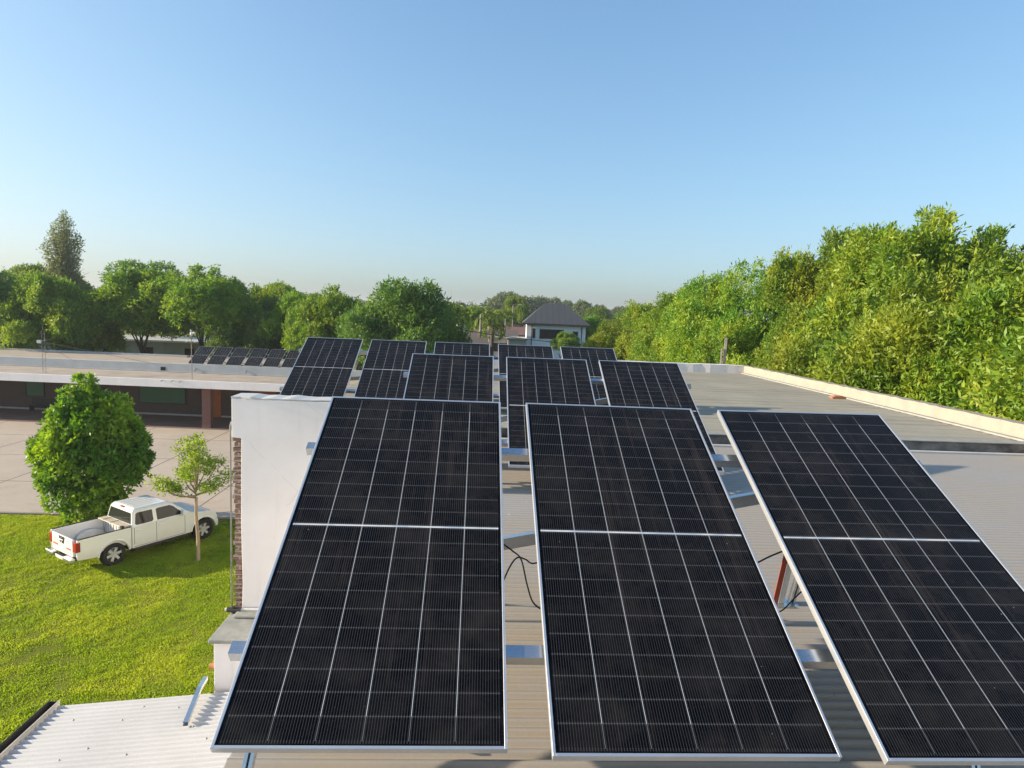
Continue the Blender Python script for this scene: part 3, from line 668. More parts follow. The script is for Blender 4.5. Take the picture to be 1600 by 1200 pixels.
# masts
ms = thing('antenna_mast', 'slim lattice antenna mast with a long guy wire on the low building', 'mast', FO + q @ Vector((-11.75, .6, 3.4)), FA)
m = MB()
for dx in (-.11, .11): m.tube([(dx, 0, 0), (dx, 0, 3.0)], .014, 5)
for i in range(12): m.tube([(-.11 if i % 2 else .11, 0, i*.24), (.11 if i % 2 else -.11, 0, (i+1)*.24)], .008, 4)
m.tube([(0, 0, 3.0), (0, 0, 3.35)], .012, 5); m.tube([(-.35, 0, 2.2), (.25, 0, 2.35)], .018, 5)
m.build('lattice', M['wood_pole'], ms, local=True)
m = MB(); m.tube([(.05, .0, 2.2), (6.2, 3.2, .62)], .012, 4); m.tube([(.05, 0, 2.1), (.8, 2.2, .6)], .009, 4); m.build('guy_wire', M['wood_pole'], ms, local=True)
m = MB(); m.box(-.42, -.12, -.07, .07, 2.1, 2.32); m.build('box', M['white_metal'], ms, .01, local=True)
wm = thing('weather_mast', 'thin mast with a white wind sensor next to the small solar panels', 'mast', FO + q @ Vector((-1.25, .6, 3.4)), FA)
m = MB(); m.tube([(0, 0, 0), (0, 0, 3.1)], .025, 6); m.tube([(-.30, 0, 2.62), (.32, 0, 2.62)], .014, 5); m.tube([(.03, 0, 1.6), (-.2, 0, 1.6)], .02, 5)
m.build('pole', M['wood_pole'], wm, local=True)
m = MB(); m.lathe([(0, 0), (.08, .01), (.085, .2), (.02, .25), (0, .25)], (0, 0, 3.08), k=12); m.lathe([(0, -.02), (.07, 0), (.09, .1), (.0, .13)], (.20, 0, 3.22), k=12); m.lathe([(0, 0), (.05, .03), (.03, .12), (0, .13)], (-.03, .0, 3.36), k=10)
m.build('sensor', M['white_plaster'], wm, local=True)
m = MB(); m.lathe([(0, 0), (.09, 0), (.09, .07), (0, .07)], (-.30, 0, 2.58), k=10); m.lathe([(0, 0), (.09, 0), (.09, .07), (0, .07)], (.32, 0, 2.58), k=10); m.box(-.32, -.16, -.08, .08, 1.52, 1.68)
m.build('cup', M['steel_dull'], wm, local=True)

# ---------------------------------------------------------------- pickup truck
def car_paint():
    m = NT('white_car_paint'); v = m.coord(); a = m.noise(2.2, 5, .6, v)
    sx = m.n('ShaderNodeSeparateXYZ'); m.l(v, sx.inputs[0])
    mr = m.n('ShaderNodeMapRange'); m.l(sx.outputs[2], mr.inputs[0])
    for i, qv in zip((1, 2, 3, 4), (.45, .85, .5, 0.0)): mr.inputs[i].default_value = qv
    d = m.math('MULTIPLY', mr.outputs[0], m.ramp(a, [(.35, .3), (.7, 1.0)]))
    m.base(m.mix(d, (.78, .76, .71), (.42, .35, .26))); m.set(.28, 0, .5, Coat_Weight=.6, Coat_Roughness=.06); return m.m
M['paint'] = car_paint()
M['glass_dark'] = NT('car_glass'); M['glass_dark'].base((.014, .018, .016)); M['glass_dark'] = M['glass_dark'].set(.04, 0, .5, IOR=1.38)
M['chrome'] = NT('chrome'); M['chrome'].base((.5, .5, .5)); M['chrome'] = M['chrome'].set(.35, 1)
M['tail_red'] = NT('tail_light_red'); M['tail_red'].base((.30, .018, .018)); M['tail_red'] = M['tail_red'].set(.2, 0, .6)
M['reflector'] = NT('red_reflective_tape'); M['reflector'].base((.55, .10, .07)); M['reflector'] = M['reflector'].set(.5)
M['tyre'] = mottled('tyre_rubber', (.018, .018, .018), (.035, .032, .028), 5, .85, bump=.4)
M['alloy'] = mottled('alloy_wheel', (.62, .61, .59), (.52, .51, .49), 5, .4, .35, .03)
M['bed_liner'] = mottled('truck_bed_paint', (.74, .73, .70), (.62, .60, .56), 4, .45)
M['plastic'] = mottled('black_plastic', (.025, .025, .027), (.04, .04, .04), 5, .55)

th_ = math.atan2(.82, .57)
tr = thing('pickup_truck', 'white double cab pickup truck parked on the lawn beside the round tree', 'pickup truck', (-12.78, 21.76, 0), th_)
def tp(mb, name, mat, par=None, bevel=0, seg=2): return mb.build(name, M[mat], par or tr, bevel, seg, local=True)
def arch(cx, r, x_a, x_b, z0, n=12):
    """points of a wheel arch opening from x_a to x_b along the sill"""
    pts = []
    a0 = math.acos(min(1, (z0-.38)/r)) if z0 > .38 else math.pi/2
    for i in range(n+1):
        a = (math.pi/2+a0) - 2*a0*i/n; pts.append((cx+r*math.cos(a), .38+r*math.sin(a)))
    return pts
WB = 3.2; rr = .47
# cab and bonnet lower body: side profile with the front arch
bot = .42
prof = [(.585, bot), (2.66, bot)] + [(p[0], p[1]) for p in arch(WB, rr, 0, 0, bot)] + [(3.69, bot+.02), (3.73, .56), (3.74, .80), (3.67, .95), (3.35, 1.07), (2.72, 1.17), (2.60, 1.18), (.585, 1.16)]
m = MB(); m.prism(prof, -.90, .90); tp(m, 'body', 'paint', bevel=.05, seg=3)
# front bumper, lamps, grille (far side, still built)
m = MB(); m.box(3.68, 3.83, -.86, .86, .38, .66); tp(m, 'front_bumper', 'paint', bevel=.06, seg=3)
m = MB(); m.box(3.72, 3.76, -.42, .42, .70, .93); tp(m, 'grille', 'chrome', bevel=.02)
for s_ in (-1, 1):
    m = MB(); m.box(3.50, 3.748, s_*.60-.22, s_*.60+.22, .72, .92); tp(m, 'headlight', 'chrome', bevel=.04)
# greenhouse: tapering cab with curved roof, built as stacked sections
def section(z, xa, xb, hy, n=5):
    return [(xa, -hy, z), (xb, -hy, z), (xb, hy, z), (xa, hy, z)]
secs = [(1.12, .60, 2.80, .87), (1.64, .69, 2.10, .73), (1.74, .78, 1.90, .67)]
m = MB(); vs = []
for s in secs: vs += section(*s)
fs = [(4*i+j, 4*i+(j+1) % 4, 4*i+4+(j+1) % 4, 4*i+4+j) for i in range(2) for j in range(4)] + [(0, 3, 2, 1), (8, 9, 10, 11)]
m.add(vs, fs); tp(m, 'cab', 'paint', bevel=.045, seg=3)
m = MB()
for y in (-.42, -.21, 0, .21, .42): m.box(.86, 1.80, y-.03, y+.03, 1.742, 1.750)
tp(m, 'roof_ribs', 'paint', bevel=.006)
def lerp_face(u, z, s_, out=.006):
    """point on the cab side at height z; u is distance along x"""
    for a, b in zip(secs, secs[1:]):
        if a[0] <= z <= b[0]+1e-6:
            t = (z-a[0])/(b[0]-a[0]); hy = a[3]+(b[3]-a[3])*t; return (u, s_*(hy+out), z)
def side_glass(pts, s_, name='side_window'):
    m = MB(); n = len(pts); outer = [lerp_face(u, z, s_, .008) for u, z in pts]; inner = [lerp_face(u, z, s_, -.02) for u, z in pts]
    m.add(outer+inner, [tuple(range(n)), tuple(reversed(range(n, 2*n)))] + [(i, n+i, n+(i+1) % n, (i+1) % n) for i in range(n)])
    return tp(m, name, 'glass_dark')
for s_ in (-1, 1):
    for (a, b, c_, d) in ((1.02, 1.62, 1.07, 1.60),):
        w1 = side_glass([(.72, 1.24), (.77, 1.20), (1.30, 1.20), (1.35, 1.25), (1.35, 1.60), (.83, 1.60), (.78, 1.56)], s_)
        w2 = side_glass([(1.48, 1.20), (2.38, 1.20), (2.40, 1.25), (2.10, 1.54), (1.98, 1.60), (1.53, 1.60), (1.48, 1.56)], s_)
    # mirror
    m = MB(); m.box(2.30, 2.44, s_*.98-.10, s_*.98+.10, 1.18, 1.36); tp(m, 'mirror', 'paint', bevel=.03)
# rear window and windscreen follow the sloping faces
def plane_glass(name, za, zb, hya, hyb, xa, xb, out):
    m = MB(); o_ = out
    v = [(xa+o_, -hya, za), (xa+o_, hya, za), (xb+o_, hyb, zb), (xb+o_, -hyb, zb)]; v2 = [(x-o_*4, y, z) for x, y, z in v]
    m.add(v+v2, [(0, 1, 2, 3), (7, 6, 5, 4), (0, 4, 5, 1), (1, 5, 6, 2), (2, 6, 7, 3), (3, 7, 4, 0)]); return tp(m, name, 'glass_dark', bevel=.004)
fx = lambda z, k: next((a[k]+(b[k]-a[k])*(z-a[0])/(b[0]-a[0]) for a, b in zip(secs, secs[1:]) if a[0] <= z <= b[0]))
plane_glass('rear_window', 1.24, 1.60, .76, .66, fx(1.24, 1), fx(1.60, 1), -.010)
plane_glass('windscreen', 1.20, 1.60, .78, .66, fx(1.20, 2), fx(1.60, 2), .010)
m = MB(); m.box(.715, .81, -.13, .13, 1.675, 1.72); tp(m, 'brake_light', 'tail_red', bevel=.01)
# shut lines and door handles, trim
for s_ in (-1, 1):
    m = MB()
    for x, a, b in ((.66, .56, 1.14), (1.42, .46, 1.16), (2.46, .50, 1.14)): m.box(x-.006, x+.006, s_*.8985-.004, s_*.8985+.004, a, b)
    m.box(.66, 2.46, s_*.8985-.004, s_*.8985+.004, .462, .472); tp(m, 'shut_lines', 'plastic')
    for x in (.72, 1.50):
        m = MB(); m.box(x, x+.19, s_*.915-.014, s_*.915+.014, 1.00, 1.04); tp(m, 'door_handle', 'paint', bevel=.01)
    m = MB(); m.box(.62, 2.55, s_*.93-.07, s_*.93+.07, .36, .415); tp(m, 'side_step', 'plastic', bevel=.02)
m = MB(); m.box(.60, 2.66, -.84, .84, .30, .43); m.box(-1.1, .60, -.40, .40, .34, .50); tp(m, 'chassis', 'plastic')
# load bed
for s_ in (-1, 1):
    ya, yb = (.84, .905) if s_ > 0 else (-.905, -.84)
    pr = [(-1.12, .52), (-.60, .46)] + [p for p in arch(0, rr, 0, 0, .46)] + [(.52, .44), (.562, .44), (.562, 1.17), (.50, 1.185), (-1.12, 1.185), (-1.15, .9)]
    m = MB(); m.prism(pr, ya, yb); tp(m, 'bed_side', 'paint', bevel=.02)
    m = MB(); m.box(-1.10, .55, s_*.872-.036, s_*.872+.036, 1.187, 1.205); tp(m, 'bed_rail', 'plastic', bevel=.006)
    m = MB(); n = 14; c1 = [(0+.46*math.cos(math.pi*i/n), .66+.26*math.sin(math.pi*i/n)) for i in range(n+1)]
    m.prism(c1, s_*.66 if s_ > 0 else -.838, .838 if s_ > 0 else -.66); tp(m, 'wheel_house', 'bed_liner', bevel=.02)
    # flared lips round the arches
    for cx, nm in ((0, .905), (WB, .900)):
        m = MB(); pts = [(cx+(rr+.035)*math.cos(a), s_*(nm-.012), .38+(rr+.035)*math.sin(a)) for a in [R(6+168*i/18) for i in range(19)]]
        m.tube(pts, .04, 8); tp(m, 'arch_flare', 'paint')
    m = MB(); m.box(-1.165, -1.02, s_*.80-.085 if s_ > 0 else s_*.80-.110, s_*.80+.110 if s_ > 0 else s_*.80+.085, .78, 1.12); tp(m, 'tail_light', 'tail_red', bevel=.02)
m = MB(); m.box(-1.10, .55, -.838, .838, .60, .65)
for i in range(12): m.box(-1.05, .50, -.78+i*.14, -.71+i*.14, .652, .662)
tp(m, 'bed_floor', 'bed_liner')
m = MB(); m.box(.505, .562, -.838, .838, .652, 1.19)
for i in range(9): m.box(.48, .503, -.74+i*.18, -.66+i*.18, .67, 1.15)
tp(m, 'bed_bulkhead', 'bed_liner', bevel=.006)
m = MB(); m.box(-1.17, -1.10, -.70, .70, .60, 1.18); tg = tp(m, 'tailgate', 'paint', bevel=.018)
m = MB(); m.prism([(-.20, 1.165), (.20, 1.165), (.13, .93), (-.13, .93)], -1.18, -1.171, 'x'); m.build('badge_plate', M['plastic'], tg, .003, local=True)
m = MB(); m.lathe([(.072, -1.186), (.09, -1.192), (.072, -1.186)], (0, 0, 1.05), 'x', 24); m.tube([(-1.19, -.10, 1.05), (-1.19, .10, 1.05)], .014, 6); m.build('emblem', M['chrome'], tg, local=True)
m = MB(); m.box(-1.178, -1.171, -.60, -.30, .80, .86); m.box(-1.178, -1.171, .28, .60, .80, .86); m.build('reflective_strip', M['reflector'], tg, local=True)
m = MB(); m.box(-1.176, -1.171, .40, .52, 1.02, 1.035); m.box(-1.176, -1.171, .42, .52, .985, .998); m.build('lettering', M['steel_dull'], tg, local=True)
m = MB(); m.box(-1.31, -1.16, -.86, -.34, .46, .60); m.box(-1.31, -1.16, .34, .86, .46, .60); m.box(-1.26, -1.16, -.34, .34, .44, .54); bp_ = tp(m, 'rear_bumper', 'chrome', bevel=.03)
m = MB(); m.box(-1.25, -1.16, -.32, .32, .543, .55); m.build('bumper_step', M['plastic'], bp_, local=True)
m = MB(); m.box(-1.27, -1.262, -.24, .24, .44, .53); m.build('number_plate', M['white_metal'], bp_, local=True)
m = MB(); m.box(.30, .585, -.80, .80, 1.20, 1.24); sf = tp(m, 'bed_board', 'cream_strap', bevel=.01)
m = MB(); m.box(.295, .59, -.05, -.02, 1.241, 1.247); m.box(.295, .59, .45, .48, 1.241, 1.247); m.box(.26, .36, -.86, -.74, 1.19, 1.27); m.build('strap', M['plastic'], sf, local=True)
def wheel(x, s_):
    y = s_*.78; m = MB()
    pf = [(.245, -.105), (.33, -.118), (.372, -.10), (.385, -.06), (.387, 0), (.385, .06), (.372, .10), (.33, .118), (.245, .105), (.225, .06), (.225, -.06), (.245, -.105)]
    m.lathe(pf, (x, y, .385), 'y', 36); k_ = 48
    for i in range(k_):
        a = 2*math.pi*i/k_; c0 = Vector((x+.385*math.cos(a), y, .385+.385*math.sin(a))); tt = Vector((-math.sin(a), 0, math.cos(a)))
        m.beam(c0-Vector((0, .085, 0)), c0+Vector((0, .085, 0)), .022, .016, tuple(Vector((math.cos(a), 0, math.sin(a)))))
    o = thing_part('wheel', m, 'tyre')
    m = MB(); m.lathe([(.238, s_*.102), (.244, s_*.096), (.232, s_*.05), (.225, -s_*.05)], (x, y, .385), 'y', 32)
    m.lathe([(0, s_*.085), (.05, s_*.088), (.065, s_*.07), (.0, s_*.05)], (x, y, .385), 'y', 20)
    for i in range(6):
        a = 2*math.pi*i/6+.2; e = Vector((math.cos(a), 0, math.sin(a)))
        c0 = Vector((x, y+s_*.072, .385)); m.beam(c0+e*.045, c0+e*.236+Vector((0, s_*.012, 0)), .088, .03, tuple(e.cross(Vector((0, 1, 0)))) if False else (0, s_, 0))
    m.build('rim', M['alloy'], o, .004, local=True)
    m = MB(); m.lathe([(0, s_*.02), (.222, s_*.02), (.222, 0)], (x, y, .385), 'y', 24); m.build('brake_disc', M['steel_dull'], o, local=True)
def thing_part(name, mb, mat): return mb.build(name, M[mat], tr, local=True)
for x in (0, WB):
    for s_ in (-1, 1): wheel(x, s_)
# inner arch liners so the wheels sit in dark wells
for cx in (0, WB):
    for s_ in (-1, 1):
        ya, yb = sorted((s_*.56, s_*.598)); m = MB(); m.box(cx-.50, cx+.50, ya, yb, .40, .84 if cx else .598); tp(m, 'arch_liner', 'plastic')

# ---------------------------------------------------------------- trees on the lawn
bt = thing('round_tree', 'dense rounded glossy green tree on the lawn edge beside the truck', 'tree', (-15.1, 25.4, 0))
trunk_mb(4.4, .16, 11, 7, .16, .3).build('trunk', M['bark'], bt, local=True, recalc=False)
lob = [(0, 0, 2.6, 2.05, 1.95, 1.95), (.0, 0, 4.15, 1.40, 1.3, .95), (-.35, .1, 5.3, .5, .5, .62), (-.1, 0, 4.9, .6, .6, .5), (-1.15, -.3, 2.7, 1.0, 1.0, 1.1), (1.15, -.2, 3.3, 1.1, 1.0, 1.3), (1.1, 0, 4.55, .55, .6, .6),
       (-.75, -.5, 4.1, .85, .8, .75), (.3, -1.2, 2.3, 1.3, .8, 1.2), (-.6, -.9, 1.3, .9, .8, .8), (.7, -.6, 1.3, .8, .9, .9), (0, 0, .9, 1.1, 1.1, .85), (-.3, -.3, .5, .8, .8, .5), (.6, -.2, .6, .7, .8, .5), (-.5, -.6, 5.05, .42, .4, .4), (-1.55, -.5, 3.2, .5, .6, .6), (1.65, -.3, 2.6, .5, .6, .7)]
for i in range(34):
    a, e = random.uniform(0, 6.28), random.uniform(-.5, 1.2); lob.append((math.cos(a)*math.cos(e)*1.85, math.sin(a)*math.cos(e)*1.75, 2.7+math.sin(e)*1.8, .50, .50, .38))
cme = crown_mesh('round_tree_crown', lob, 4600, 10, .20, 21, up=.45, spread=1.15, sprig_len=.08, aspect=.44, inner=.2)
cme.materials.append(M['leaf_court']); c = bpy.data.objects.new('crown', cme); link(c); c.parent = bt
c.scale = (.86, .9, 1.0)

sp_ = thing('sapling', 'young slender tree with a pale trunk and airy crown in front of the truck', 'tree', (-9.55, 21.82, 0))
m = MB(); g = random.Random(31)
m.tube([(0, 0, -.05), (.0, .02, .8), (-.05, 0, 1.7), (-.03, 0, 2.25)], [.07, .058, .05, .045], 10)
tips = []
for i, (dx, dz, dy) in enumerate([(-1.5, .62, -.1), (1.35, .95, .1), (-.55, 1.75, .2), (.25, 1.95, -.2), (-.1, 2.1, .1), (-.75, .95, .4), (.75, .6, -.4), (.2, 1.3, .5), (-.25, 1.25, -.5), (.7, 1.35, .3), (-1.0, .45, -.3), (.05, 1.65, -.3)]):
    a = Vector((-.03, 0, 2.15+g.uniform(-.05, .15)+dz*.22)); e = Vector((dx, dy, 2.2+dz)); md = a.lerp(e, .5)+Vector((0, 0, -.12+g.uniform(-.1, .1)))
    m.tube([a, md, e], [.035, .02, .005], 6)
    for k in range(9): tips.append((a.lerp(md, .5).lerp(e, g.uniform(.35, 1.0)), g.uniform(.12, .28)))
m.build('trunk', M['pale_bark'], sp_, local=True, recalc=False)
lob = [(p.x, p.y, p.z, r_, r_, r_*.8) for p, r_ in tips]
cme = crown_mesh('sapling_crown', lob, 1100, 5, .085, 5, up=.5, spread=1.0, sprig_len=.14, aspect=.55, inner=.5)
cme.materials.append(M['leaf_young']); c = bpy.data.objects.new('crown', cme); link(c); c.parent = sp_

# ---------------------------------------------------------------- tree rows
def variant(name, seed, rx, rz, m, n, per, L, up, mat, spread=.8, sl=.45, asp=.34, sub=.38, core=.72, inner=.2, spikes=0):
    lob = lobe_set(seed, rx, rx, rz, 0, m, sub, core); g = np.random.default_rng(seed+7)
    for i in range(spikes):        # leading shoots that break the outline
        a = g.uniform(0, 6.28); q_ = g.uniform(.1, .75)*rx; h_ = rz*math.sqrt(max(.05, 1-(q_/rx)**2))
        for t in (.78, .95, 1.1): lob.append((math.cos(a)*q_, math.sin(a)*q_, h_*t, rx*.15*(1.6-t), rx*.15*(1.6-t), rz*.13))
    me = crown_mesh(name, lob, n, per, L, seed+50, up=up, spread=spread, sprig_len=sl, aspect=asp, inner=inner); me.materials.append(M[mat]); return me
# unit crowns, centre at z=0, scaled per tree through the crown object
VR = [variant('ash_crown', 60+i, 4.6, 4.4, 16, 11500, 9, .20, .8, 'leaf_right', spread=.8, sl=.42, asp=.32, sub=.34, core=.50, inner=.12, spikes=10) for i in range(3)]
VL = [variant('bushy_crown', 80+i, 4.5, 3.8, 20, 10500, 8, .24, .6, 'leaf_left', spread=.85, sl=.40, asp=.36, sub=.31, core=.60, inner=.2, spikes=5) for i in range(3)]
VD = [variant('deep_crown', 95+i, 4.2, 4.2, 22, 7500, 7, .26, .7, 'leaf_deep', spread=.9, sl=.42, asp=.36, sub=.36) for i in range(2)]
VF = [variant('far_crown', 110+i, 5, 4.5, 18, 3200, 5, .5, .6, 'leaf_far', spread=.9, sl=.6, asp=.5) for i in range(3)]
CT = {}
def put_tree(label, x, y, top, rx, rz, me, seed, group, rot, bark='bark', r=.22, base=0):
    t = thing('tree', label, 'tree', (x, y, 0), rot, group)
    zt = CT.setdefault(me.name, max(v_.co.z for v_ in me.vertices)); cz = top - rz*(zt-.35)
    trunk_mb(max(3, cz+rz*1.5), r, seed, 7, .14, .45).build('trunk', M[bark], t, local=True, recalc=False)
    c = bpy.data.objects.new('crown', me); link(c); c.parent = t; c.location = (0, 0, cz); c.scale = (rx, rx, rz)
    return t
GR = 'ash trees in a row behind the right parapet'
for a in [
    ('leafy tree at the far right edge of the photo, nearest the camera', 15.4, 14.2, 11.4, .95, 1.0, 0, 0.3),
    ('bright tree at the right, below and right of the tallest crown', 14.9, 18.6, 11.5, .86, .95, 1, 1.9),
    ('tallest tree of the right row, with upright sprigs against the sky', 17.0, 25.0, 13.5, 1.0, 1.1, 2, .9),
    ('second highest tree of the right row, left of the tallest crown', 16.0, 29.2, 13.3, .80, 1.05, 0, 2.7),
    ('mid height tree in the right row whose crown shows above the roof corner', 14.9, 35.6, 12.4, .86, 1.0, 1, 4.1),
    ('tree of the right row with a rounded crown behind the pale post', 14.6, 41.8, 11.3, .82, .9, 2, 5.0),
    ('yellow green tree at the left end of the right row', 13.6, 49.0, 10.9, .86, .85, 0, 3.4),
    ('low outer tree touching the left end of the right row', 11.6, 53.5, 9.0, .62, .72, 1, 2.2),
    ('lower leafy tree leaning over the middle of the right parapet', 13.3, 22.6, 9.2, .70, .85, 1, 5.6),
    ('lower leafy tree leaning over the far half of the right parapet', 13.2, 31.6, 9.0, .70, .85, 2, .1),
    ('low tree crown overhanging the near end of the right parapet', 13.0, 16.4, 8.8, .62, .8, 2, 1.2)]:
    lab, x, y, top, rx, rz, k, ro = a; put_tree(lab, x, y, top, rx, rz, VR[k], int(x*7+y), GR, ro)
GL = 'trees behind the low building on the left'
for a in [
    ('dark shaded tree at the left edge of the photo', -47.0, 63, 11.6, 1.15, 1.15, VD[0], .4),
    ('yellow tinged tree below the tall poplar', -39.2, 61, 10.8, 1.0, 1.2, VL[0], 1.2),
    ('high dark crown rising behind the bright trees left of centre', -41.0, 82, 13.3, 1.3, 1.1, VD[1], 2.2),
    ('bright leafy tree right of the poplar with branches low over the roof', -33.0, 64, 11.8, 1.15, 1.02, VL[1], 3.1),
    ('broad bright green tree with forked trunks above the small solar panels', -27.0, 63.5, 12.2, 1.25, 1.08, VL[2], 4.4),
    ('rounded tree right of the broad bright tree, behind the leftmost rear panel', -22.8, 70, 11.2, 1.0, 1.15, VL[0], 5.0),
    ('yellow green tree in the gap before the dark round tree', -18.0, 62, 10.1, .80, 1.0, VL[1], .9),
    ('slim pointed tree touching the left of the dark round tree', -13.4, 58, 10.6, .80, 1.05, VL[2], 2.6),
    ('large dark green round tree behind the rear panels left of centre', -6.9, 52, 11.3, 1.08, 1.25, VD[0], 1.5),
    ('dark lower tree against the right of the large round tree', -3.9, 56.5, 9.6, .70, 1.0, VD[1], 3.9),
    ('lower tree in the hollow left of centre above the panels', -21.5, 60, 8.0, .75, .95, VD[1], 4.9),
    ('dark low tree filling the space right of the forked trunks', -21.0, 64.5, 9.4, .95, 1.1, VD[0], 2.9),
    ('tree top further back at the far left of the skyline', -60, 92, 13.0, 1.3, 1.2, VL[1], 5.5),
    ('hazy tree top between the poplar and the high dark crown', -48, 96, 13.2, 1.2, 1.15, VL[2], 1.1)]:
    lab, x, y, top, rx, rz, me, ro = a; put_tree(lab, x, y, top, rx, rz, me, int(-x*5+y), GL, ro, r=.2)

# tall poplar
po = thing('poplar', 'tall narrow grey green poplar standing alone above the left skyline', 'tree', (-56.4, 90, 0))
trunk_mb(18, .3, 77, 6, .05, .3).build('trunk', M['bark'], po, local=True, recalc=False)
g = random.Random(12); lob = []
for i in range(13):
    a = i*2.4; q_ = .25+1.75*(i/13)**.8; top = 19.6-g.uniform(0, .8)-q_*2.3
    for k in range(9):
        t = k/8; lob.append((math.cos(a)*q_*(.55+.45*t)+g.normal()*.12 if False else math.cos(a)*q_*(.55+.45*t)+g.uniform(-.2, .2), math.sin(a)*q_*(.55+.45*t), 5+(top-5)*t, .62-.30*t, .62-.30*t, .95))
cme = crown_mesh('poplar_crown', lob, 6500, 5, .26, 41, up=1.3, spread=.7, sprig_len=.7, aspect=.45, inner=.4); cme.materials.append(M['leaf_poplar'])
c = bpy.data.objects.new('crown', cme); link(c); c.parent = po

# ---------------------------------------------------------------- the town beyond
h = thing('white_house', 'white two storey house with a dark hipped sheet roof', 'house', (9.3, 80, 0), R(-3))
m = MB(); m.box(-3.7, 3.7, 0, 8, 0, 7.75); m.build('wall', M['white_house'], h, local=True)
m = MB(); e = .5; z0, z1 = 7.76, 10.35
m.add([(-3.7-e, -e, z0), (3.7+e, -e, z0), (3.7+e, 8+e, z0), (-3.7-e, 8+e, z0), (-1.35, 3.9, z1), (1.25, 3.9, z1), (-3.7-e, -e, z0-.12), (3.7+e, -e, z0-.12), (3.7+e, 8+e, z0-.12), (-3.7-e, 8+e, z0-.12)],
      [(0, 1, 5, 4), (1, 2, 5), (2, 3, 4, 5), (3, 0, 4), (6, 9, 8, 7), (0, 6, 7, 1), (1, 7, 8, 2), (2, 8, 9, 3), (3, 9, 6, 0)])
m.build('roof', M['slate'], h, local=True)
m = MB(); m.box(-4.2, 4.2, -.62, -.505, 7.56, 7.70); m.build('gutter', M['dark_metal'], h, local=True)
for (a, b, z0, z1, n_) in ((-2.05, .95, 5.85, 7.05, 'window'), (-2.95, -2.6, 5.9, 7.1, 'window'), (2.1, 2.75, 6.0, 6.9, 'window'), (-2, -.8, 1.2, 2.5, 'window'), (1, 2, 0, 2.1, 'door')):
    m = MB(); m.box(a, b, -.03, .0-.002, z0, z1); o = m.build(n_, M['black_opening'], h, local=True)
    m = MB(); m.box(a-.06, a, -.05, -.003, z0-.06, z1+.06); m.box(b, b+.06, -.05, -.003, z0-.06, z1+.06); m.box(a, b, -.05, -.031, z0-.06, z0); m.build('frame', M['white_metal'], o, local=True)
for x in (-3.05, 3.2):
    m = MB(); m.tube([(x, -.5, 7.6), (x, -.12, 7.2), (x, -.12, 0)], .06, 6); m.build('downpipe', M['dark_metal'], h, local=True)

def shed(label, x, y, w_, d, hgt, roof_h, wall, roof, rz=0., cat='house', name='house', win=2, flat=False):
    t = thing(name, label, cat, (x, y, 0), rz)
    m = MB(); m.box(0, w_, 0, d, 0, hgt); m.build('wall', M[wall], t, local=True)
    m = MB()
    if flat: m.box(-.15, w_+.15, -.2, d+.15, hgt+.004, hgt+.2)
    else: m.prism([(-.4, hgt+.003), (d+.4, hgt+.003), (d/2, hgt+roof_h)], -.3, w_+.3, 'x')
    m.build('roof', M[roof], t, local=True)
    for i in range(win):
        wx = w_*(i+.6)/(win+.2); m = MB(); m.box(wx-.5, wx+.5, -.03, -.003, hgt-1.7, hgt-.6); m.build('window', M['black_opening'], t, local=True)
    return t
shed('brown roofed house left of the palms', -4.3, 68, 5.0, 9, 4.4, 1.6, 'tan_wall', 'brown_roof', .05)
shed('low grey walled outbuilding right of the palms', 1.0, 84, 2.6, 5, 5.5, .2, 'dirty_white', 'cap_concrete', 0, flat=True)
shed('low pale building with a grey upper wall joined to the white house', 3.3, 79, 2.2, 6, 5.6, .2, 'tan_wall', 'cap_concrete', -.03, flat=True, win=0)
shed('house with a faded red tiled roof behind the outbuildings', 1.8, 108, 6.2, 8, 5.2, 1.3, 'tan_wall', 'red_roof', .1)
shed('wide grey roofed building behind the red roof', .2, 128, 7.0, 10, 6.3, 1.2, 'dirty_white', 'slate', 0)
shed('blue grey sheet building glimpsed between trees at far left', -56.5, 75, 8.4, 8, 5.0, .2, 'blue_sheet', 'white_metal', 0, 'building', 'building', 0, True)
shed('weathered white wall building seen under the bright trees', -43.5, 72, 14, 8, 4.2, .2, 'dirty_white', 'white_metal', 0, 'building', 'building', 3, True)
shed('grey flat topped building showing over the trees near centre left', -34.9, 110, 4.8, 6, 9.3, .2, 'dirty_white', 'cap_concrete', 0, 'building', 'building', 1, True)
shed('pale house far behind the left of the palms', -9.5, 120, 6, 6, 7.2, .2, 'dirty_white', 'white_metal', 0, flat=True)
shed('brown roofed house half hidden behind the rear panels', -2.4, 92, 7.5, 8, 4.9, 1.4, 'tan_wall', 'brown_roof', .0)
m = MB(); m.lathe([(0, 1.0), (.35, .95), (.5, .7), (.52, .1), (.5, 0), (0, 0)], (0, 0, 0), k=16); o = m.build('water_tank', M['white_plaster'], None); o.location = (-2.4, 73.4, 6.55)
tag(o, 'small white domed water tank on the brown roof', 'water tank')

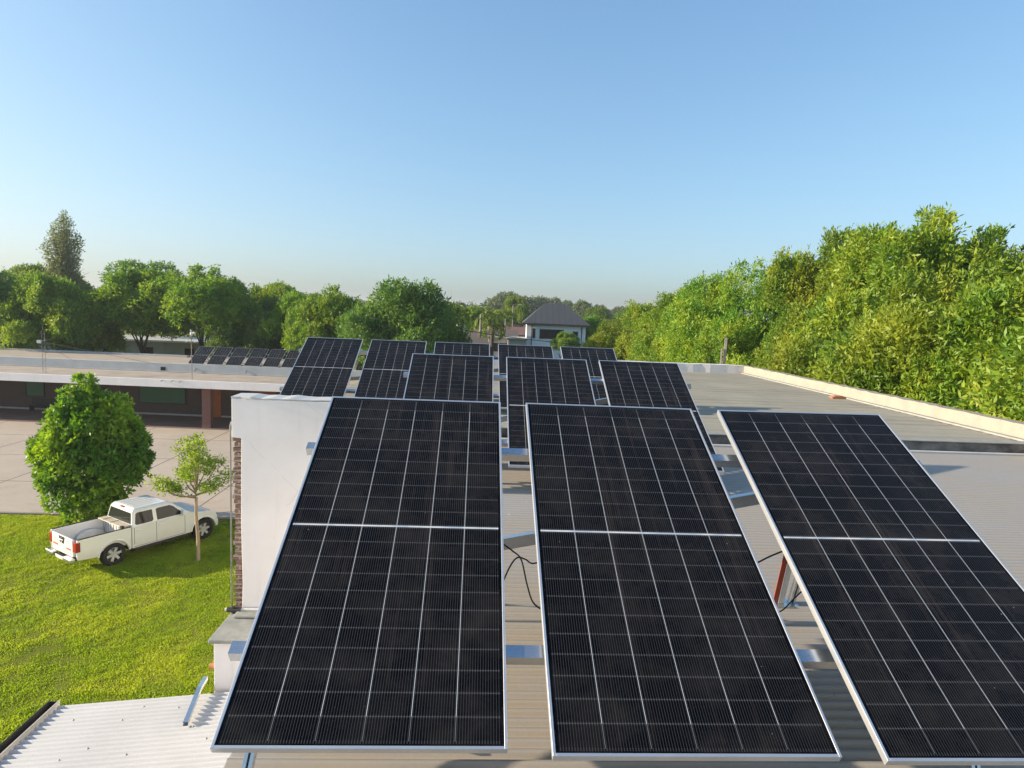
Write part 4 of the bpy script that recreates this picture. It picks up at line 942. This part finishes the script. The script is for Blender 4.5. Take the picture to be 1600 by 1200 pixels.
def pole(label, x, y, hgt, r=.1, lamp=False, name='utility_pole', mat='wood_pole', cross=True):
    t = thing(name, label, 'street lamp' if lamp else 'pole', (x, y, 0))
    m = MB(); m.tube([(0, 0, 0), (0, 0, hgt)], [r, r*.7], 8); m.build('post', M[mat], t, local=True)
    if lamp:
        m = MB(); m.tube([(0, 0, hgt-.05), (.5, 0, hgt+.12), (1.1, 0, hgt+.1)], .05, 6); m.build('arm', M[mat], t, local=True)
        m = MB(); m.box(1.0, 1.6, -.12, .12, hgt+.02, hgt+.16); m.build('lamp_head', M['white_metal'], t, .03, local=True)
    elif cross:
        m = MB(); m.box(-.7, .7, -.05, .05, hgt-.5, hgt-.38); m.build('crossarm', M[mat], t, local=True)
pole('tall street lamp with a short arm left of the white house', 5.7, 120, 10.4, .12, True, 'street_lamp')
pole('grey concrete pole in front of the red roofed house', 3.65, 100, 8.6, .14, cross=False)
pole('pale pole standing among the palm fronds', -.15, 74, 8.6, .17)
pole('thin wooden pole left of the palms', -1.9, 70, 6.6, .06, cross=False)
mt = thing('radio_mast', 'hair thin radio mast on the horizon left of the palms', 'mast', (-29.4, 600, 0))
m = MB(); m.tube([(0, 0, 0), (0, 0, 26)], .22, 4); m.build('mast_pole', M['steel_dull'], mt, local=True)
# overhead cable
pts = [(-9.0, 62, 8.0), (-3.2, 60, 7.35), (2.2, 60, 6.72), (8.9, 60, 6.22), (16, 60, 6.0)]
cable('black overhead cable sagging in front of the white house', pts, .035)

# palms
def palm(label, x, y, hgt, seed, nf=34, fl_=2.6):
    t = thing('palm_tree', label, 'palm tree', (x, y, 0), 0, 'palms left of the white house'); g = np.random.default_rng(seed)
    m = MB(); m.tube([(0, 0, 0), (.08, 0, hgt*.5), (0, 0, hgt)], [.26, .22, .2], 10); m.build('trunk', M['bark'], t, local=True)
    P = []; D = []; L = []
    rach = MB()
    for i in range(nf):
        a = g.uniform(0, 6.28); el = g.uniform(-.5, 1.2); u = np.array([math.cos(a), math.sin(a), 0]); p = np.array([0, 0, hgt]); pts = [p]
        for k in range(14):
            e = el - k*.16; p = p + (u*math.cos(e)+np.array([0, 0, math.sin(e)]))*fl_/14; pts.append(p)
            side = np.cross(u, [0, 0, 1])
            for sgn in (-1, 1):
                for _ in range(3):
                    P.append(p+g.normal(size=3)*.03); D.append(side*sgn*.8+u*.5*math.cos(e)+np.array([0, 0, -.45+math.sin(e)*.4])+g.normal(size=3)*.12); L.append(g.uniform(.35, .6))
        rach.tube(pts[::3], .025, 4)
    rach.build('frond_stems', M['leaf_palm'], t, local=True)
    L = np.array(L); me = leaves_mesh('fronds', np.array(P), np.array(D), L, L*.2, seed); me.materials.append(M['leaf_palm'])
    c = bpy.data.objects.new('fronds', me); link(c); c.parent = t
palm('drooping palm right of the pale pole', 1.2, 76, 8.3, 3, 44, 3.2)
palm('yellowish palm left of the pale pole', -2.2, 78, 8.7, 4, 44, 3.0)
palm('smaller palm further back between the two nearer palms', -.4, 88, 9.0, 6, 30, 2.6)

GF = 'far trees around the town'
far = [('small round tree growing in front of the white house', 9.75, 74, 7.0, .36, .36, 'V', 0),
    ('dark leafy tree directly right of the white house', 17.8, 96, 10.2, .7, .9, 'D', 1),
    ('second dark tree right of the white house, beside the yellow green row', 23.5, 104, 10.4, .8, 1.0, 'D', 2),
    ('pale reddish green tree low beside the white house wall', 15.0, 88, 9.0, .45, .75, 'V', 3),
    ('bushy tree left of the white house behind the lamp', 6.6, 130, 12.4, .7, .9, 'V', 4),
    ('big hazy grey green tree on the skyline left of the house roof', 12.5, 240, 16.5, 2.3, 1.7, 'F', 5),
    ('hazy tree right of the big skyline tree', 20.5, 250, 15.8, 1.0, 1.3, 'F', 0),
    ('hazy skyline tree directly above the house ridge', 27.0, 260, 15.8, 1.2, 1.3, 'F', 1),
    ('hazy skyline tree above the right slope of the house roof', 34.0, 270, 15.0, 1.1, 1.2, 'F', 2),
    ('lone hazy tree rising right of the house roof', 34.5, 215, 14.2, .8, 1.1, 'F', 3),
    ('small hazy tree far right of the house roof', 42.5, 230, 13.2, .6, .9, 'F', 4),
    ('hazy tree on the skyline between house and right row', 56, 250, 13.0, 1.4, 1.0, 'F', 5),
    ('hazy tree where the skyline meets the right row', 68, 270, 13.0, 1.6, 1.0, 'F', 2),
    ('blue green tree on the skyline just right of the dark round tree', -9.0, 190, 11.5, 1.2, 1.0, 'F', 1),
    ('low hazy tree on the skyline above the palms', -1.5, 230, 10.9, 1.5, .9, 'F', 3),
    ('hazy tree above the grey roofed building', 6.0, 200, 12.0, 1.2, 1.0, 'F', 4),
    ('bushy tree behind the palms at left', -4.4, 104, 8.6, .75, .75, 'V', 5),
    ('bushy tree in front of the pale far house', -8.5, 100, 9.1, .8, .8, 'V', 0),
    ('hazy tree in the dip right of the flat topped building', -40.0, 140, 11.4, 1.3, 1.0, 'F', 2),
    ('hazy tree behind the flat topped building', -48.0, 150, 13.0, 1.4, 1.1, 'F', 0),
    ('tree top showing just right of the flat topped building', -27.2, 105, 10.8, .8, .9, 'V', 3)]
for lab, x, y, top, rx, rz, kind, k in far:
    me = {'V': VL[k % 3], 'D': VD[k % 2], 'F': VF[k % 3]}[kind]; put_tree(lab, x, y, top, rx, rz, me, k+int(y), GF, k*1.1, r=.2)

# far-off tree line that reads as one mass
g = np.random.default_rng(99); lob = []
for i in range(260):
    a = g.uniform(-.85, .95); d = g.uniform(330, 520); lob.append((math.sin(a)*d, math.cos(a)*d, g.uniform(3, 6.5), g.uniform(5, 11), g.uniform(5, 9), g.uniform(4, 7.5)))
lw = crown_mesh('woodland', lob, 30000, 3, 1.1, 4, up=.5, sprig_len=1.2, aspect=.6, inner=.05, low=-.1); lw.materials.append(M['leaf_far'])
o = bpy.data.objects.new('woodland', lw); link(o); tag(o, 'far-off tree line along the horizon', 'woodland', kind='stuff')

# ---------------------------------------------------------------- air
hz = MB(); hz.box(-1450, 1450, -250, 3400, -1, 32)
hm = bpy.data.materials.new('air'); hm.use_nodes = True; ht = hm.node_tree; ht.nodes.clear()
ho = ht.nodes.new('ShaderNodeOutputMaterial'); hv = ht.nodes.new('ShaderNodeVolumePrincipled')
hv.inputs['Color'].default_value = (.86, .90, .95, 1); hv.inputs['Density'].default_value = .00035; hv.inputs['Anisotropy'].default_value = .2
ht.links.new(hv.outputs[0], ho.inputs['Volume'])
tag(hz.build('haze', hm), kind='stuff')
